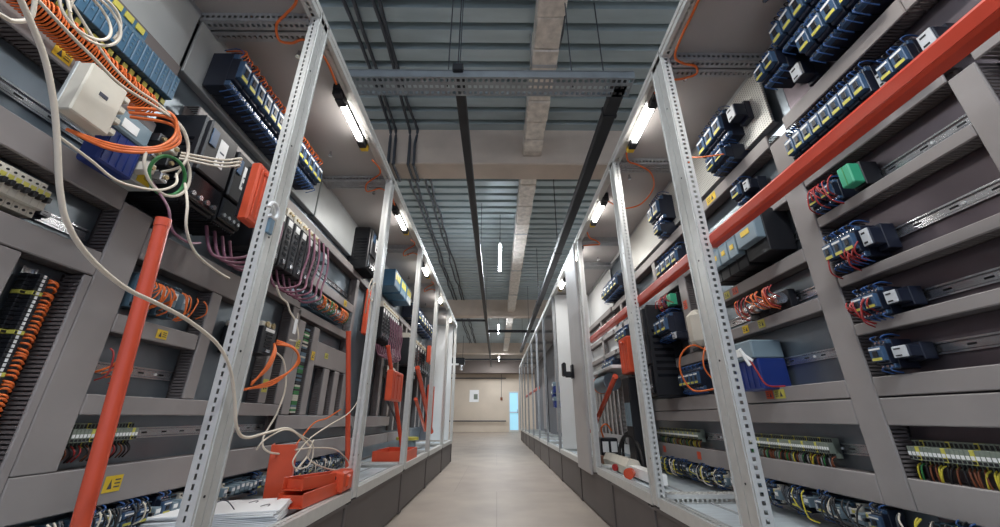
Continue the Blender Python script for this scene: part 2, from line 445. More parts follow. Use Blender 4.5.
duct(R[2], 1, 'v', 2.52, 2.62, 1.158, 1.70); duct(R[2], 1, 'v', 2.96, 3.02, 1.158, 1.962); duct(R[2], 1, 'h', 2.255, 2.52, 1.665, 1.70)
duct(R[2], 1, 'h', 2.62, 2.96, 1.645, 1.70)
for z0, z1 in [(1.87,1.93),(1.62,1.67),(1.40,1.45),(1.12,1.19),(.50,.58)]: duct(R[3], 1, 'h', 3.57, 4.24, z0, z1)
for z0, z1 in [(1.87,1.93),(1.62,1.67),(1.40,1.45),(1.12,1.19),(.50,.58)]: duct(R[4], 1, 'h', 4.26, 5.48, z0, z1, front=1.30)
for k in range(4): duct(R[3], 1, 'v', 3.66+k*.16, 3.715+k*.16, .582, 1.118)
for k in range(7): duct(R[4], 1, 'v', 4.30+k*.16, 4.355+k*.16, .582, 1.118, front=1.30)
duct(R[3], 1, 'v', 3.90, 3.96, 1.192, 1.868); duct(R[4], 1, 'v', 4.70, 4.76, 1.192, 1.868, front=1.30)
for z in (1.80, 1.565, 1.345, 1.12, .955, .65): rail(R[0], 1, 'h', .84, 1.38, z)
rail(R[0], 1, 'h', .50, .755, 1.345); rail(R[0], 1, 'h', .50, .755, .955)
for z in (1.83, 1.53, 1.265, 1.00, .64): rail(R[1], 1, 'h', 1.50, 2.24, z)
for z in (1.80, .64): rail(R[2], 1, 'h', 2.27, 3.5, z)
rail(R[2], 1, 'h', 2.27, 2.51, 1.40); rail(R[2], 1, 'h', 2.63, 2.95, 1.54)
# stickers
for y, z, m in ((1.93,.855,'orange'),(1.99,1.185,'yellow'),(1.86,1.185,'yellow_dull'),(2.08,1.40,'yellow_dull'),(2.00,1.40,'orange')): sticker(R[1], 1, y, z, .05, .038, m)
sticker(R[1], 1, 1.86, .855, .07, .04, 'yellow_dull'); sticker(R[1], 1, 2.02, 2.0, .10, .05, 'yellow')
for y in (2.75, 3.30): sticker(R[2], 1, y, .525, .05, .045, 'orange', mark=False)
sticker(R[2], 1, 2.57, 1.48, .05, .06, 'orange')

# ---- duct grids, left row
duct(L[0], -1, 'v', .82, .980, .50, 1.178); duct(L[0], -1, 'h', .40, 1.178, 1.182, 1.262); duct(L[0], -1, 'h', .40, 1.178, 1.425, 1.52)
duct(L[0], -1, 'v', 1.152, 1.178, .50, 1.178); duct(L[0], -1, 'h', .40, 1.178, 1.735, 1.800)
duct(L[0], -1, 'h', .40, 1.178, 2.035, 2.10, m='duct_side'); duct(L[0], -1, 'h', .40, 1.178, .40, .496)
duct(L[1], -1, 'v', 1.180, 1.300, .605, 1.46)
duct(L[1], -1, 'h', 1.302, 1.99, 1.295, 1.42); duct(L[1], -1, 'h', 1.302, 1.69, 1.025, 1.088)
duct(L[1], -1, 'v', 1.70, 1.765, .828, 1.292)
duct(L[1], -1, 'h', 1.302, 2.478, .762, .825); duct(L[1], -1, 'h', 1.18, 2.478, .484, .603)
duct(L[1], -1, 'h', 1.32, 2.478, 1.965, 2.03); duct(L[1], -1, 'v', 2.41, 2.505, .828, 1.42); duct(L[1], -1, 'v', 2.24, 2.31, .828, 1.10)
duct(L[1], -1, 'h', 1.992, 2.478, 1.425, 1.50)
duct(L[2], -1, 'v', 2.508, 2.600, .77, 1.36); duct(L[2], -1, 'v', 2.74, 2.825, .77, 1.36)
duct(L[2], -1, 'h', 2.48, 3.76, .484, .603); duct(L[2], -1, 'h', 2.48, 3.76, .68, .765); duct(L[2], -1, 'h', 2.48, 3.40, 1.385, 1.44)
duct(L[2], -1, 'h', 2.828, 3.40, 1.105, 1.27)
for k in range(3): duct(L[2], -1, 'v', 3.015+k*.20, 3.105+k*.20, .77, 1.10)
duct(L[2], -1, 'h', 2.48, 3.40, 1.63, 1.70); duct(L[2], -1, 'h', 2.48, 3.76, 1.965, 2.03); duct(L[2], -1, 'v', 3.40, 3.46, 1.105, 1.96)
for k in range(3): duct(L[3], -1, 'v', 4.05+k*.42, 4.13+k*.42, .77, 1.96)
duct(L[3], -1, 'h', 3.78, 5.04, .66, .76); duct(L[3], -1, 'h', 3.78, 5.04, .48, .58); duct(L[3], -1, 'h', 3.78, 5.04, 1.965, 2.03); duct(L[3], -1, 'h', 4.55, 4.90, 1.19, 1.31, front=1.26, m='cream')
for k in range(4): duct(L[4], -1, 'v', 5.20+k*.3, 5.27+k*.3, .60, 1.96)
duct(L[4], -1, 'h', 5.06, 6.32, .48, .58); duct(L[4], -1, 'h', 5.06, 6.32, 1.965, 2.03)
rail(L[0], -1, 'v', .52, 1.165, 1.065); rail(L[0], -1, 'h', .45, 1.17, 1.32); rail(L[0], -1, 'h', .45, 1.17, 1.615); rail(L[0], -1, 'h', .45, 1.17, 1.93)
rail(L[1], -1, 'h', 1.31, 1.69, .915); rail(L[1], -1, 'h', 1.31, 1.69, 1.19); rail(L[1], -1, 'h', 1.31, 2.47, .70)
rail(L[2], -1, 'v', .77, 1.36, 2.67); rail(L[2], -1, 'h', 2.50, 3.39, 1.79); rail(L[2], -1, 'h', 2.50, 3.39, 1.53)
sticker(L[0], -1, .845, 1.768, .05, .04); sticker(L[1], -1, 1.50, 1.055, .05, .034); sticker(L[1], -1, 1.50, .545, .065, .05)
sticker(L[2], -1, 2.54, 1.20, .05, .06, 'yellow_dull'); sticker(L[2], -1, 2.78, 1.16, .05, .06, 'yellow'); sticker(L[2], -1, 3.20, 1.665, .06, .05, 'yellow')
sticker(L[2], -1, 3.0, 1.19, .06, .04, 'yellow_dull'); sticker(L[1], -1, 2.27, .92, .05, .07, 'yellow_dull')

# ------------------------------------------------------------------ devices (front looks to local -Y)
CACHE = {}
def _contactor(r, w, h, d, tone='navy', face='navy_mid', lab='yellow_dull'):
    mb = MB(); mb.box(-w/2, w/2, -d*.62, 0, -h/2, h/2, tone, .002); mb.box(-w/2+.001, w/2-.001, -d*.86, -d*.6, -h*.33, h*.33, tone, .002)
    for k in range(3):
        mb.box(-w*.5+w*(k+.12)/3, -w*.5+w*(k+.88)/3, -d*.60-.004, -d*.6, h*.42, h*.5+.004, tone)
    mb.build('body', r, False)
    mb = MB(); mb.box(-w*.46, w*.46, -d, -d*.84, -h*.24, h*.26, face, .002); mb.box(-w*.18, w*.18, -d-.004, -d, -h*.08, h*.10, 'black', .001); mb.box(-w*.4, w*.4, -d-.001, -d, h*.14, h*.2, 'white'); mb.build('front_cover', r, False)
    for q in (1, -1):
        mb = MB(); mb.box(-w*.48, w*.48, -d*.76, -d*.6, q*h*.34, q*h*.48, face, .002)
        for k in range(3): mb.cyl((-w*.3+k*w*.3, -d*.755, q*h*.41), (-w*.3+k*w*.3, -d*.775, q*h*.41), w*.09, 'metal', 8)
        mb.build('terminal_row', r, False)
    mb = MB(); mb.box(-w*.34, w*.34, -d-.002, -d, -h*.22, -h*.13, lab); mb.build('label_plate', r, False)
    _leads(r, w, h, d)
def _leads(r, w, h, d):
    for k in range(3):
        x = -w*.3+k*w*.3; j = (k-1)*.004
        mb = MB(); mb.tube(spline([(x, -d*.72, h*.42), (x+j, -d*.85, h*.56), (x+j*2, -d*.6, h*.66), (x+j, -d*.25, h*.62)], 3), .0024, ('wire_blue','wire_black','wire_blue')[k], 5); mb.build('lead', r, False)
    for k in (0, 2):
        x = -w*.3+k*w*.3
        mb = MB(); mb.tube(spline([(x, -d*.72, -h*.42), (x, -d*.85, -h*.54), (x, -d*.5, -h*.64)], 3), .0024, 'wire_blue', 5); mb.build('lead', r, False)
def _aux(r, w, h, d):
    mb = MB(); mb.box(-w/2, w/2, -d*.4, 0, -h*.42, h*.42, 'navy', .002); mb.box(-w/2, w/2, -d*.78, -d*.4, -h*.28, h*.28, 'navy', .003); mb.build('body', r, False)
    mb = MB(); mb.box(-w*.42, w*.42, -d*.82, -d*.78, -h*.27, h*.27, 'tag_white', .001)
    for q in (-.18, .14): mb.box(-w*.28, w*.10, -d*.82-.001, -d*.82, h*(q-.03), h*(q+.03), 'black')
    mb.build('marked_plate', r, False)
def _breaker(r, w, h, d):
    mb = MB(); mb.box(-w/2, w/2, -d*.62, 0, -h/2, h/2, 'cream', .001); mb.box(-w/2, w/2, -d*.88, -d*.6, -h*.28, h*.28, 'cream', .001)
    for q in (1, -1): mb.cyl((0, -d*.61, q*h*.39), (0, -d*.64, q*h*.39), w*.22, 'black', 8)
    mb.build('body', r, False)
    mb = MB(); mb.box(-w*.3, w*.3, -d*1.08, -d*.86, -h*.08, h*.06, 'black', .001); mb.build('toggle', r, False)
    mb = MB(); mb.box(-w*.4, w*.4, -d*.885, -d*.88, h*.1, h*.22, 'yellow_dull'); mb.build('label_plate', r, False)
def _drive(r, w, h, d):
    mb = MB(); mb.box(-w/2, w/2, -d*.9, 0, -h/2, h/2, 'black', .006)
    n = int(w/.014)
    for k in range(n):
        x = -w/2+.008+k*(w-.016)/max(1, n-1)
        mb.box(x-.002, x+.002, -d*.85, -.02, h/2, h/2+.008, 'black'); mb.box(x-.002, x+.002, -d*.85, -.02, -h/2-.008, -h/2, 'black')
    for k in range(8): mb.box(-w/2-.003, -w/2, -d*.8, -d*.25, -h*.3+k*h*.07, -h*.27+k*h*.07, 'black_gloss'); mb.box(w/2, w/2+.003, -d*.8, -d*.25, -h*.3+k*h*.07, -h*.27+k*h*.07, 'black_gloss')
    mb.build('housing', r, False)
    mb = MB(); mb.box(-w*.47, w*.47, -d, -d*.89, -h*.16, h*.47, 'black', .006); mb.build('front_cover', r, False)
    mb = MB(); mb.box(-w*.47, w*.47, -d*.97, -d*.89, -h*.47, -h*.18, 'black_gloss', .006)
    for k in range(4): mb.cyl((-w*.33+k*w*.22, -d*.97, -h*.40), (-w*.33+k*w*.22, -d*1.0, -h*.40), w*.06, 'metal', 8)
    mb.build('terminal_cover', r, False)
    mb = MB(); mb.box(-w*.10, w*.16, -d-.0015, -d, h*.02, h*.34, 'white'); mb.box(-w*.04, w*.10, -d-.002, -d-.0015, h*.06, h*.12, 'ink'); mb.box(-w*.04, w*.10, -d-.002, -d-.0015, h*.18, h*.2, 'ink'); mb.build('type_label', r, False)
    mb = MB(); mb.box(-w*.40, -w*.2, -d-.004, -d, h*.18, h*.38, 'navy_mid', .001); mb.build('keypad', r, False)
def _psu(r, w, h, d):
    mb = MB(); mb.box(-w/2, w/2, -d, 0, -h/2, h/2, 'cream', .004)
    mb.box(-w/2-.002, w/2+.002, -d*.2, 0, -h/2-.002, h/2+.002, 'blank', .001)
    mb.build('housing', r, False)
    for q in range(4):
        z = -h*.36+q*h*.24
        mb = MB(); mb.box(w/2, w/2+.018, -d*.95, -d*.2, z-.010, z+.010, 'cream', .003); mb.cyl((w/2+.018, -d*.5, z), (w/2+.021, -d*.5, z), .005, 'brass', 8); mb.build('terminal', r, False)
    mb = MB(); mb.box(-w*.1, w*.12, -d-.0015, -d, h*.05, h*.12, 'ink'); mb.build('type_mark', r, False)
def _bluebox(r, w, h, d):
    mb = MB(); mb.box(-w/2, w/2, -d*.9, 0, -h/2, h*.12, 'deep_blue', .006)
    for k in range(5): mb.box(-w*.42+k*w*.2, -w*.40+k*w*.2, -d*.9-.003, -d*.9, -h*.45, h*.08, 'deep_blue')
    mb.build('coil_housing', r, False)
    mb = MB(); mb.box(-w/2, w/2, -d, 0, h*.12, h/2, 'grey_blue', .006); mb.build('terminal_head', r, False)
    mb = MB(); mb.box(-w*.35, w*.1, -d-.002, -d, h*.2, h*.36, 'white'); mb.build('type_label', r, False)
def _module(r, w, h, d):     # slim grey-blue servo module
    mb = MB(); mb.box(-w/2, w/2, -d*.75, 0, -h/2, h/2, 'black', .003); mb.build('housing', r, False)
    mb = MB(); mb.box(-w*.48, w*.48, -d, -d*.74, -h*.2, h/2, 'grey_blue', .004); mb.box(-w*.3, w*.3, -d-.002, -d, h*.26, h*.42, 'steel_blue'); mb.build('front_cover', r, False)
    mb = MB(); mb.box(-w*.2, w*.2, -d-.002, -d, 0, h*.12, 'yellow'); mb.build('label_plate', r, False)
def _slim(r, w, h, d):       # slim black amplifier with cream head
    mb = MB(); mb.box(-w/2, w/2, -d, 0, -h/2, h*.34, 'black', .003)
    for k in range(5): mb.box(-w*.2, w*.2, -d-.003, -d, -h*.30+k*h*.1, -h*.25+k*h*.1, 'black_gloss')
    mb.build('housing', r, False)
    mb = MB(); mb.box(-w*.45, w*.45, -d*.95, 0, h*.34, h/2, 'cream', .004)
    for k in (-1, 1): mb.cyl((k*w*.2, -d*.95, h*.42), (k*w*.2, -d, h*.42), w*.12, 'brass', 8)
    mb.build('terminal_head', r, False)
    mb = MB(); mb.box(-w*.14, w*.14, -d-.012, -d, -h*.44, -h*.36, 'metal', .002); mb.build('shield_clamp', r, False)
    mb = MB(); mb.box(-w*.3, w*.3, -d-.002, -d, h*.20, h*.30, 'white'); mb.build('type_label', r, False)
def _relay(r, w, h, d):
    mb = MB(); mb.box(-w/2, w/2, -d*.5, 0, -h/2, h/2, 'steel_blue', .001)
    mb.box(-w*.4, w*.4, -d*.53, -d*.5, h*.36, h*.46, 'black'); mb.box(-w*.4, w*.4, -d*.53, -d*.5, -h*.46, -h*.36, 'black'); mb.build('socket', r, False)
    mb = MB(); mb.box(-w*.42, w*.42, -d, -d*.5, -h*.24, h*.26, 'grey_blue', .002); mb.build('relay_body', r, False)
    mb = MB(); mb.box(-w*.3, w*.3, -d-.002, -d, -h*.02, h*.18, 'white'); mb.build('marker', r, False)
def _canrelay(r, w, h, d):
    mb = MB(); mb.box(-w/2, w/2, -d*.35, 0, -h/2, h/2, 'black', .002); mb.build('socket', r, False)
    mb = MB(); mb.cyl((-w*.42, -d*.66, 0), (w*.42, -d*.66, 0), h*.30, 'metal', 14); mb.build('cylinder_body', r, False)
    mb = MB(); mb.cyl((-w*.2, -d*.66, 0), (w*.1, -d*.66, 0), h*.305, 'copper', 14); mb.build('band', r, False)
def _green(r, w, h, d):
    mb = MB(); mb.box(-w/2, w/2, -d*.6, 0, -h/2, h/2, 'black', .002); mb.build('socket', r, False)
    mb = MB(); mb.box(-w/2, w/2, -d, -d*.6, -h*.42, h*.42, 'green', .004)
    mb.box(-w*.03, w*.03, -d-.001, -d, -h*.4, h*.4, 'wire_green'); mb.build('green_cover', r, False)
def _iomod(r, w, h, d):      # io card with terminal fingers at its foot
    mb = MB(); mb.box(-w/2+.0008, w/2-.0008, -d, 0, -h*.25, h/2, 'plc_blue', .002)
    for k in range(4): mb.cyl((0, -d, h*.42-k*h*.13), (0, -d-.002, h*.42-k*h*.13), w*.16, 'steel_blue', 6)
    mb.build('housing', r, False)
    mb = MB(); mb.box(-w/2+.001, w/2-.001, -d*.8, 0, -h/2, -h*.25, 'black', .001); mb.box(-w*.3, w*.3, -d*.82, -d*.8, -h*.44, -h*.3, 'yellow_dull'); mb.build('plug', r, False)
def _plcbig(r, w, h, d):
    mb = MB(); mb.box(-w/2, w/2, -d, 0, -h/2, h/2, 'plc_blue', .004); mb.box(-w*.47, w*.47, -d-.003, -d, -h*.45, -h*.2, 'steel_blue', .001); mb.build('housing', r, False)
    for q in (-.28, 0, .28):
        mb = MB(); mb.box(w*(q-.1), w*(q+.1), -d-.0045, -d-.001, -h*.05, h*.35, 'yellow_dull'); mb.build('yellow_label', r, False)
def _filter(r, w, h, d):
    mb = MB(); mb.box(-w/2, w/2, -d*.7, 0, -h/2, h/2, 'blank', .004); mb.build('housing', r, False)
    for i in range(3):
        for j in range(2):
            mb = MB(); x = -w*.28+j*w*.5; z = -h*.3+i*h*.3
            mb.box(x-w*.14, x+w*.14, -d, -d*.7, z-h*.09, z+h*.09, ('cream','metal','black')[(i+j) % 3], .003); mb.cyl((x, -d, z), (x, -d-.008, z), w*.07, 'brass', 8); mb.build('connector', r, False)
    mb = MB(); mb.box(-w*.1, w*.35, -d*.7-.0015, -d*.7, -h*.47, -h*.28, 'yellow'); mb.build('warning_sticker', r, False)
def _tblock(r, w, h, d):
    pass
def _cover(r, w, h, d):      # orange protective cover
    mb = MB(); mb.box(-w/2, w/2, -d, -d*.25, -h/2, h/2, 'orange', .008)
    for k in range(3): mb.box(-w*.3+k*w*.3-.003, -w*.3+k*w*.3+.003, -d-.004, -d, -h*.42, h*.42, 'orange', .001)
    mb.build('shell', r, False)
    mb = MB(); mb.box(-w*.42, w*.42, -d*.3, 0, -h*.44, h*.44, 'black', .003); mb.build('base', r, False)
    mb = MB(); mb.box(-w*.12, w*.12, -d-.008, -d, h*.34, h*.40, 'red_orange', .002); mb.build('latch', r, False)
def _whitebox(r, w, h, d):
    mb = MB(); mb.box(-w/2, w/2, -d, 0, -h/2, h/2, 'cream', min(w, d)*.3); mb.build('housing', r, False)
    mb = MB(); mb.box(-w*.3, w*.3, -d*.9, -d*.1, -h/2-.02, -h/2, 'black', .003); mb.build('gland', r, False)
KIND = {'contactor': _contactor, 'auxiliary_block': _aux, 'circuit_breaker': _breaker, 'frequency_drive': _drive, 'power_supply': _psu,
        'transformer': _bluebox, 'servo_module': _module, 'slim_amplifier': _slim, 'relay': _relay, 'cylinder_relay': _canrelay,
        'safety_relay': _green, 'input_output_card': _iomod, 'controller': _plcbig, 'line_filter': _filter, 'orange_cover': _cover, 'cable_housing': _whitebox}
CAT = {'contactor': 'contactor', 'auxiliary_block': 'switch block', 'circuit_breaker': 'circuit breaker', 'frequency_drive': 'motor drive', 'power_supply': 'power supply',
       'transformer': 'transformer', 'servo_module': 'servo module', 'slim_amplifier': 'amplifier', 'relay': 'relay', 'cylinder_relay': 'relay', 'safety_relay': 'relay',
       'input_output_card': 'module', 'controller': 'controller', 'line_filter': 'filter', 'orange_cover': 'cover', 'cable_housing': 'housing'}
def dev(kind, s, y, z, w, h, d, label, group=None, d0=.012, x=None):
    key = (kind, w, h, d)
    rz = PI/2 if s < 0 else -PI/2
    loc = (s*(PL-d0) if x is None else x, y, z)
    if key in CACHE:
        r = copy_tree(CACHE[key]); r.location = loc; r.rotation_euler = (0,0,rz)
        for k in ('group',):
            if k in r: del r[k]
        tag(r, label, CAT[kind], group); return r
    r = thing(kind, label, CAT[kind], loc, rz, group); KIND[kind](r, w, h, d); CACHE[key] = r; return r
def row(kind, s, y0, n, step, z, w, h, d, label, group, d0=.012):
    for k in range(n): dev(kind, s, y0+k*step, z, w, h, d, label, group if n > 1 else None, d0)

# RIGHT devices
row('contactor', 1, .74, 8, .062, 2.32, .058, .17, .15, 'dark blue contactor in the upper tier under the roof at top right', 'contactors of the upper tier, top right', .02)
row('contactor', 1, .88, 4, .064, 2.14, .058, .15, .16, 'dark blue contactor in the lower tier just above the topmost duct at top right', 'contactors of the lower tier, top right', .02)
dev('auxiliary_block', 1, .815, 2.165, .05, .12, .16, 'black block with a white slotted plate at the end of the lower tier, top right')
dev('auxiliary_block', 1, .74, 2.165, .05, .12, .15, 'black block with a white slotted plate at the top edge of the photo, top right')
row('contactor', 1, 1.245, 2, .062, 2.235, .058, .13, .16, 'dark contactor hanging under the roof just left of the big top right tiers', 'pair left of the top right tiers', .02)
dev('auxiliary_block', 1, 1.185, 2.10, .055, .12, .15, 'black block with pale plate leaning below the roof, left of the big top right tiers')
row('contactor', 1, .99, 8, .0465, 1.82, .044, .14, .135, 'navy contactor in the long row of eight above the red diagonal bar', 'row of eight contactors above the red bar')
dev('auxiliary_block', 1, .945, 1.80, .03, .10, .12, 'pale slotted block closing the long row of eight contactors')
row('contactor', 1, .865, 2, .0465, 1.80, .044, .115, .12, 'blue contactor of the pair with yellow labels touching the red bar, upper right', 'pair of contactors touching the red bar')
dev('auxiliary_block', 1, .80, 1.80, .045, .10, .12, 'white slotted block beside the contactor pair that touches the red bar')
row('contactor', 1, 1.262, 2, .062, 1.565, .050, .085, .11, 'small dark relay with red wires, beside the green module under the red bar', 'two relays beside the green module')
dev('safety_relay', 1, 1.165, 1.57, .050, .095, .11, 'bright green module in the rail window right under the red bar')
row('contactor', 1, 1.235, 3, .044, 1.335, .042, .12, .12, 'blue contactor of the trio with red wires in the second rail window, right', 'trio of contactors with red wires')
dev('auxiliary_block', 1, 1.188, 1.335, .036, .11, .12, 'long white plated block at the end of the trio of contactors')
row('contactor', 1, 1.245, 2, .046, 1.12, .044, .095, .11, 'blue contactor of the pair in the third rail window, right', 'pair of contactors in the third window')
dev('auxiliary_block', 1, 1.190, 1.12, .045, .075, .11, 'white double plated block beside the contactor pair in the third window')
dev('contactor', 1, 1.288, .95, .050, .095, .11, 'single blue contactor in the lowest rail window, right of the broad duct')
dev('auxiliary_block', 1, 1.228, .95, .055, .065, .11, 'white double plated block beside the single contactor in the lowest rail window')
# narrow cabinet right
row('contactor', 1, 1.70, 3, .085, 2.27, .08, .18, .15, 'large black contactor in the top trio above the yellow sticker, behind the first right post', 'top trio behind the first right post')
row('contactor', 1, 1.73, 2, .085, 2.095, .08, .10, .16, 'black contactor wired orange, just under the top trio behind the first right post', 'pair under the top trio')
dev('auxiliary_block', 1, 1.60, 2.27, .07, .14, .15, 'black block with a big white plate next to the top trio of contactors')
dev('contactor', 1, 1.73, 1.86, .07, .12, .12, 'lone black contactor in the window under the yellow sticker, right of the first post')
dev('auxiliary_block', 1, 1.665, 1.86, .05, .10, .12, 'white plated block next to the lone contactor above the red bar')
row('servo_module', 1, 1.80, 4, .080, 1.56, .075, .21, .16, 'grey-blue servo module with small yellow label under the red bar', 'four servo modules under the red bar')
dev('servo_module', 1, 1.665, 1.575, .16, .22, .17, 'wide grey-blue servo module at the end of the servo row, without neighbours to its right')
row('cylinder_relay', 1, 1.71, 4, .075, 1.265, .072, .085, .10, 'silver cylindrical relay with red wires in the window below the servo modules', 'silver cylinders below the servo modules')
dev('transformer', 1, 1.95, .99, .20, .23, .15, 'blue box with grey-blue head above the yellow sticker, behind the first right post')
# third right cabinet
row('contactor', 1, 2.58, 2, .10, 2.25, .09, .20, .16, 'tall black contactor under the roof behind the second right post', 'two tall contactors behind the second right post')
dev('contactor', 1, 2.62, 2.085, .09, .10, .16, 'squat black contactor with white plate beneath the two tall ones')
row('contactor', 1, 2.47, 4, .09, 1.80, .08, .15, .14, 'navy contactor in the row right above the short red bar', 'navy contactors above the short red bar')
dev('safety_relay', 1, 2.69, 1.55, .07, .10, .12, 'small green module below the short red bar')
dev('contactor', 1, 2.83, 1.55, .08, .10, .12, 'small dark relay with red wires left of the small green module')
row('contactor', 1, 2.70, 3, .085, 1.37, .08, .17, .18, 'grey-blue contactor in front of the tall black drive', 'three contactors by the tall black drive', .02)
dev('auxiliary_block', 1, 2.64, 1.28, .06, .08, .18, 'white plated block between the white housing and the tall black drive')
dev('cable_housing', 1, 2.44, 1.285, .13, .24, .13, 'rounded white upright housing with black foot beside the contactors, right')
dev('frequency_drive', 1, 2.99, 1.225, .26, .66, .26, 'tall black motor drive behind the second right post')
row('contactor', 1, 2.50, 5, .055, .985, .052, .14, .12, 'navy contactor in the low row of five behind the second right post', 'low row of five navy contactors')
dev('orange_cover', 1, 3.36, 1.25, .22, .30, .16, 'upright red-orange cover with pale upper edge left of the second right post', None, .13)
dev('cable_housing', 1, 3.62, 1.27, .16, .30, .14, 'cream upright housing just behind the upright red-orange cover')
row('contactor', 1, 3.80, 3, .11, 1.53, .09, .12, .12, 'small dark contactor seen under the far red bar, right', 'contactors under the far red bar')
row('contactor', 1, 4.35, 4, .11, 1.30, .09, .12, .12, 'small dark contactor over the row of upright slats, right', 'contactors over the upright slats')
row('contactor', 1, 3.75, 5, .12, 2.06, .10, .16, .16, 'dark contactor under the roof near the closed grey door', 'contactors near the closed door')
for k, (y, z) in enumerate(((8.75,1.35),(8.75,1.05),(8.95,1.2))):
    dev('transformer', 1, y, z, .22, .22, .16, ('upper blue device on the far right frame plate','lower blue device on the far right frame plate','blue device left of the other two on the far right frame plate')[k])

# LEFT devices
row('input_output_card', -1, .60, 21, .0262, 1.915, .0255, .14, .12, 'slim blue card with orange wires in the long row at top left', 'blue cards at top left', .02)
dev('controller', -1, .69, 2.0, .15, .06, .125, 'blue head strip with yellow labels over the left half of the card row')
dev('controller', -1, .90, 2.0, .15, .06, .125, 'blue head strip with yellow labels over the right half of the card row')
row('circuit_breaker', -1, .75, 13, .0178, 1.335, .0172, .11, .08, 'cream circuit breaker with black toggle in the row at the left edge', 'cream circuit breakers at the left edge')
dev('auxiliary_block', -1, .998, 1.31, .03, .03, .06, 'small white end clamp right of the cream circuit breakers')
dev('power_supply', -1, .862, 1.61, .11, .17, .05, 'cream box with toothed terminals hanging among orange wires, upper left', x=-1.20)
dev('transformer', -1, 1.015, 1.575, .12, .20, .075, 'deep blue box right of the cream toothed box, upper left', x=-1.27)
dev('line_filter', -1, 1.125, 1.60, .11, .20, .20, 'pale box with round connectors and a green cable loop, upper left')
row('contactor', -1, 1.345, 14, .0620, 2.25, .058, .20, .16, 'black contactor in the long row under the roof, upper left', 'long black contactor row, upper left', .045)
dev('frequency_drive', -1, 1.30, 1.69, .17, .38, .235, 'big black motor drive with white label, upper left, before the first post')
dev('frequency_drive', -1, 1.475, 1.69, .14, .36, .225, 'narrower black motor drive with violet cables right behind the first left post')
dev('orange_cover', -1, 1.44, 1.65, .09, .28, .06, 'upright orange cover hooked before the first left post', None, .02, x=-1.09)
row('slim_amplifier', -1, 1.72, 8, .085, 1.70, .072, .36, .18, 'slim black amplifier with cream head in the row right of the first left post', 'slim amplifiers behind the first left post')
row('relay', -1, 1.36, 4, .058, 1.19, .034, .13, .09, 'slim blue relay with orange wires behind the leaning red pole', 'relays behind the leaning pole')
row('relay', -1, 2.62, 14, .044, 1.53, .036, .11, .09, 'slim relay wired orange in the window below the empty rail, centre left', 'relays below the empty rail')
dev('relay', -1, 2.60, 1.83, .09, .14, .12, 'grey-blue box alone on the empty rail, centre left')
dev('frequency_drive', -1, 3.40, 2.22, .30, .40, .20, 'black motor drive with two white labels high up between second and third left posts')
dev('orange_cover', -1, 3.47, 1.66, .10, .42, .06, 'slim orange cover left of the second left post, next to the taller one', x=-1.24)
dev('orange_cover', -1, 3.67, 1.56, .12, .56, .06, 'taller orange cover hard against the second left post', x=-1.24)
dev('slim_amplifier', -1, 1.975, 1.13, .13, .16, .20, 'blue-grey hanging module with orange wires and a white plug, beside the first left post')
row('slim_amplifier', -1, 4.02, 8, .09, 1.72, .072, .40, .16, 'slim black amplifier with violet cables behind the second left post', 'slim amplifiers behind the second left post')
dev('orange_cover', -1, 3.88, 1.03, .42, .27, .08, 'big square orange cover low behind the second left post', x=-1.04)
row('controller', -1, 4.2, 3, .30, 2.22, .26, .20, .22, 'blue and black device under the roof behind the second left post', 'blue devices under the roof')
dev('orange_cover', -1, 6.45, 1.70, .40, .26, .08, 'small orange cover high behind the third left post', x=-1.15)
dev('orange_cover', -1, 6.1, .90, .34, .60, .08, 'long orange cover low behind the third left post', x=-1.05)
row('slim_amplifier', -1, 5.3, 9, .2, 1.62, .15, .42, .18, 'slim black amplifier far behind the third left post', 'far amplifiers behind the third left post')
row('contactor', -1, 5.5, 8, .22, 2.2, .16, .22, .2, 'dark contactor high behind the third left post', 'dark contactors behind the third left post')
dev('frequency_drive', -1, 5.6, 1.35, .22, .2, .2, 'small black drive between the two orange covers, far left')

